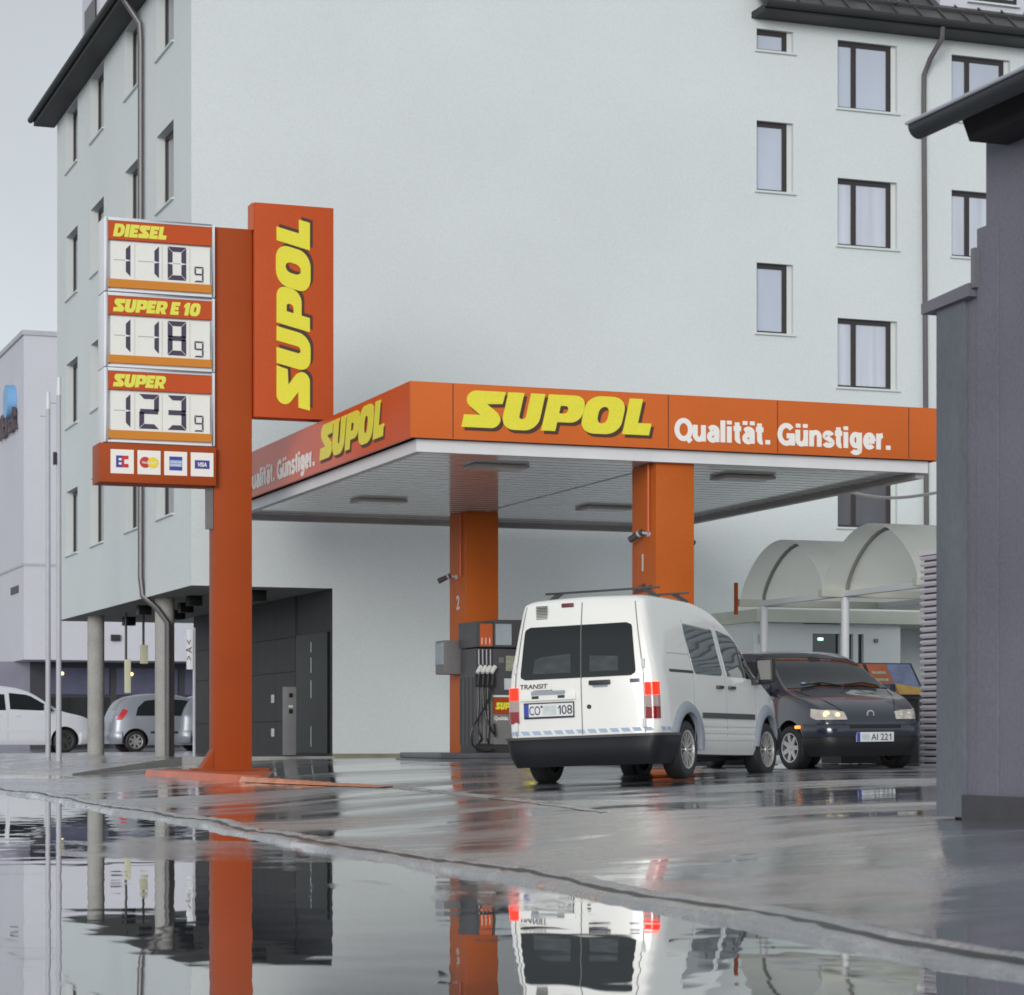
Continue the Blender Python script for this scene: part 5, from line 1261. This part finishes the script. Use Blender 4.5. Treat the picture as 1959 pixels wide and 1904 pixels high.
# ---- dark small hatchback facing the road
def hatch(name, label, loc, rot, paint, front_detail=True, plate=None, rear_lamps=True, glass='car_glass', group=None, side_detail=True):
    t = thing(name, label, 'car', loc, rot, group, local=True)
    H = Car(3.80, [(0,.86),(.05,1.02),(.30,1.40),(.62,1.52),(1.2,1.575),(1.75,1.55),(2.08,1.475),(2.90,1.05),(3.05,1.005),(3.40,.91),(3.62,.81),(3.74,.70),(3.80,.56)],
            [(0,.30),(.3,.22),(1,.19),(2.9,.19),(3.5,.20),(3.8,.26)], [(0,.60),(.06,.70),(.25,.775),(.6,.815),(1.3,.83),(2.6,.83),(3.1,.81),(3.45,.765),(3.65,.69),(3.76,.60),(3.80,.52)],
            .93, .30, [(.2,.0),(.5,0),(.9,.02),(1.4,.02)], [(.2,-.06),(.5,0),(.62,.0),(.85,-.05)], edge=.07)
    R = .285
    bo = build(H.body(), 'body', [paint, 'rubber'], t, fix=True)
    carve(bo, [(x, R+.015, .335, a, b) for x in (.62, 3.08) for a, b in ((-1.1, -.52), (.52, 1.1))])
    for x in (.62, 3.08):
        for s_ in (-1, 1): wheel(t, x, s_*.715, R, R, .185, 7, s_, steer=(.0 if x < 2 else .12*(1 if front_detail else 0)), thin=.8)
    ws = build(H.top_patch(2.13, 2.89, .93, .95, .006), 'windscreen', glass, t)
    build(H.top_patch(.10, .44, .80, .92, .006), 'rear_window', glass, t)
    for s_ in (-1, 1):
        build(H.side_patch([(.62,.97),(1.30,.97),(1.33,1.43),(.95,1.42),(.70,1.20)], .005, s_), 'rear_side_window', glass, t)
        build(H.side_patch([(1.38,.97),(2.62,.97),(2.45,1.10),(2.12,1.33),(1.97,1.41),(1.40,1.435)], .005, s_, rows=12), 'door_window', glass, t)
        sq = MB()
        for xx, za, zb_ in ((1.34,.30,1.36),(2.55,.30,.97)): H.side_patch([(xx-.004,za),(xx+.004,za),(xx+.004,zb_),(xx-.004,zb_)], .002, s_, 12, 2, .003, mb=sq)
        build(sq, 'panel_seams', 'rubber', t)
        yv = H.side_y(1.5, .86); build(MB().box(1.44, 1.60, s_*(yv-.01), s_*(yv+.03), .84, .875), 'door_handle', 'bumper_black', t, bevel=.008)
        build(H.side_patch([(1.02,.50),(2.66,.50),(2.66,.555),(1.02,.555)], .010, s_, 3, 12), 'side_moulding', 'bumper_black', t)
        ym = H.side_y(2.52, 1.0); mo = build(MB().box(2.46, 2.60, s_*(ym+.02), s_*(ym+.21), .97, 1.11), 'wing_mirror', paint, t, bevel=.03); build(MB().box(2.453, 2.459, s_*(ym+.04), s_*(ym+.19), .985, 1.095), 'mirror_glass', 'car_glass', mo)
        if rear_lamps:
            lm = build(H.side_patch([(.10,.86),(.26,.86),(.44,1.12),(.30,1.16)], .007, s_, 7, 6), 'tail_lamp', 'tail_bright' if paint == 'car_silver' else 'tail_red', t)
    build(H.band(.22, .55, .26, .03, rows=6, bulge=.03), 'rear_bumper', paint, t)
    # front
    build(H.band(.175, .42, 3.44, .03, True, rows=7, bulge=.025, low_tuck=.03), 'lower_bumper', 'bumper_black', t)
    fb_ = build(H.band(.42, .60, 3.46, .045, True, rows=7, bulge=.022), 'front_bumper', paint, t)
    if front_detail:
        for s_ in (-1, 1):
            hl = build(H.end_patch([(s_*.345,.635),(s_*.36,.745),(s_*.725,.775),(s_*.735,.665),(s_*.70,.635)], .008, True, 8, 14), 'headlight', 'lamp_lens', t)
            for yy, zz, rr in ((.60,.70,.048),(.46,.692,.034)):
                xe = H.end_x(s_*yy, zz, True)
                build(MB().tube([(xe+.004, s_*yy, zz), (xe+.016, s_*yy, zz)], [rr, rr*.6], 14), 'lamp_bulb', 'lamp_lit' if (s_ < 0) else 'alloy', hl)
        for yy in (-.795,):
            xf = 3.36; yv = H.side_y(xf, .545); build(MB().box(xf-.035, xf+.035, -(yv+.075), -(yv+.02), .525, .565), 'side_repeater', 'lamp_amber', fb_, bevel=.012)
        xe = H.end_x(0, .70, True); eb = build(MB().tube([(xe-.01, 0, .70), (xe+.012, 0, .70)], .052, 24), 'round_badge', 'alloy', t); build(MB().tube([(xe+.0125, 0, .70), (xe+.016, 0, .70)], .036, 24), 'badge_centre', 'dark_grey', eb)
        build(H.end_patch([(-.36,.505),(.36,.505),(.36,.565),(-.36,.565)], .066, True, 4, 12, .02), 'grille_slot', 'rubber', t)
        build(H.band(.574, .598, 3.46, .062, True, rows=3), 'bumper_highlight', paint, fb_)
        for s_ in (-1, 1): build(MB().tube([(2.86+.04*0, s_*.02+.25*s_*0+(-.50 if s_ < 0 else .08), H.top_z(2.86, .3)+.028), (2.80, (-.20 if s_ < 0 else .40), H.top_z(2.80, .2)+.026), (2.87, (.06 if s_ < 0 else .58), H.top_z(2.87, .4)+.022)], .011, 6), 'wiper', 'rubber', t)
        sq = MB()
        for s_ in (-1, 1):
            G = [(x, s_*w) for x, w in ((2.95,.66),(3.2,.60),(3.5,.47),(3.70,.36))]
            sq.tube([(x, y, H.top_z(x, y)+.001) for x, y in G], .004, 5)
        build(sq, 'bonnet_seam', 'rubber', t)
        build(MB().tube([(1.55, 0, 1.45), (1.54, 0, 1.51)], [.022, .012], 8), 'aerial_base', 'rubber', t)
        xe = H.end_x(0, .44, True)+.062
        pl = build(MB().box(xe-.02, xe+.008, -.26, .26, .355, .475), 'number_plate', 'plate_white', t, bevel=.003)
        build(MB().box(xe+.0082, xe+.011, -.26, -.215, .357, .473), 'plate_band', 'plate_blue', pl)
        q = text_mb('AI 22', .115, (xe+.0095, -.06, .375), (0,1,0), (0,0,1), .006, 0, .001, fit=.235); one_mb(0, .080, .035, (xe+.0095, .19, .375), (0,1,0), (0,0,1), q); build(q, 'plate_characters', 'plate_black', pl)
        build(MB().box(xe+.0082, xe+.0092, -.19, -.08, .375, .455), 'plate_smudge', 'label_pale', pl)
        build(H.top_patch(2.18, 2.26, .12, .12, .010), 'mirror_mount', 'rubber', ws)
        # sticker in the screen corner
        xs_ = 2.78; 
        build(MB().cyl((xs_, -.44, H.top_z(xs_, .44)+.010), (xs_+.004, -.44, H.top_z(xs_, .44)+.016), .035, 12), 'sticker', 'card_pale_blue', ws)
        build(MB().box(2.75, 2.79, -.32, -.20, H.top_z(2.77, .26)+.004, H.top_z(2.77, .26)+.014), 'sticker', 'label_pale', ws)
    return t, H
fx_, fy_ = 14.83, 27.35
fz = zg(fx_, fy_+1.5)
punto, HP = hatch('parked_car', 'dark blue small hatchback facing the road beside the white van', (fx_, fy_+3.8, fz-.01), (.012, 0, -math.pi/2), 'punto_paint')

# ---- cars on the far street
def zf(x, y): return max(0, zg(x, y))
s1x, s1y = wp(204, 66.0)
hatch('parked_car', 'silver grey hatchback with red tail lamps behind the concrete columns', (s1x, s1y, zf(s1x, s1y)+.0), (0,0,0), 'car_silver', False, group=None)
s2x, s2y = wp(384, 63.0)
hatch('parked_car', 'pale silver car mostly hidden behind the orange pylon', (s2x+.1, s2y+3.6, zf(s2x, s2y)), (0,0,0), 'car_silver', False, rear_lamps=False)
mx_, my_ = wp(170, 66.2)
mp_ = thing('parked_car', 'white family van parked by the flagpoles with its nose towards the columns', 'car', (mx_-4.30, my_, zf(mx_, my_)), (0,0,0), local=True)
M = Car(4.38, [(0,1.60),(.06,1.74),(.5,1.80),(1.6,1.80),(2.2,1.74),(2.55,1.64),(3.45,1.12),(3.6,1.08),(4.05,.97),(4.25,.84),(4.38,.58)],
        [(0,.30),(.3,.25),(1,.22),(3.4,.21),(4.0,.22),(4.38,.28)], [(0,.74),(.06,.81),(.2,.86),(.6,.89),(2.5,.90),(3.4,.89),(3.9,.84),(4.15,.74),(4.38,.56)], 1.10, .20, [(.3,0),(.9,0),(1.8,.06)], [(.2,-.03),(.55,0),(1.1,-.05)])
mb_ = build(M.body(70), 'body', ['car_white', 'rubber'], mp_, fix=True)
carve(mb_, [(x, .325, .37, a, b) for x in (.78, 3.50) for a, b in ((-1.1, -.55), (.55, 1.1))])
for x in (.78, 3.50):
    for s_ in (-1, 1): wheel(mp_, x, s_*.78, .31, .31, .20, 7, s_, 'alloy_dark')
for s_ in (-1, 1):
    build(M.side_patch([(.9,1.12),(1.95,1.12),(1.92,1.58),(.9,1.60)], .005, s_), 'side_window', 'car_glass', mp_)
    build(M.side_patch([(2.06,1.12),(3.22,1.10),(3.05,1.24),(2.60,1.50),(2.35,1.57),(2.04,1.58)], .005, s_, rows=12), 'door_window', 'car_glass', mp_)
    build(M.side_patch([(1.1,.56),(3.0,.56),(3.0,.66),(1.1,.66)], .012, s_, 4, 10), 'side_moulding', 'car_white', mp_)
    ym = M.side_y(2.98, 1.12); build(MB().box(2.93, 3.09, s_*(ym+.03), s_*(ym+.24), 1.08, 1.30), 'wing_mirror', 'car_white', mp_, bevel=.03)
    build(M.end_patch([(s_*.50,.74),(s_*.72,.74),(s_*.70,.95),(s_*.58,.93)], .006, True), 'headlight', 'lamp_lens', mp_)
    for xx in (1.75, 2.25): yv = M.side_y(xx, .98); build(MB().box(xx-.09, xx+.09, s_*(yv-.01), s_*(yv+.03), .965, .995), 'door_handle', 'car_white', mp_, bevel=.008)
    sq = MB()
    for xx in (1.0, 2.0, 3.1): M.side_patch([(xx-.004,.34),(xx+.004,.34),(xx+.004,1.1),(xx-.004,1.1)], .002, s_, 8, 2, .003, mb=sq)
    build(sq, 'panel_seams', 'van_flare', mp_)
build(M.top_patch(2.62, 3.42, .90, .96, .006), 'windscreen', 'car_glass', mp_)
build(M.band(.24, .54, 3.92, .04, True, rows=6, bulge=.03), 'front_bumper', 'car_white', mp_)
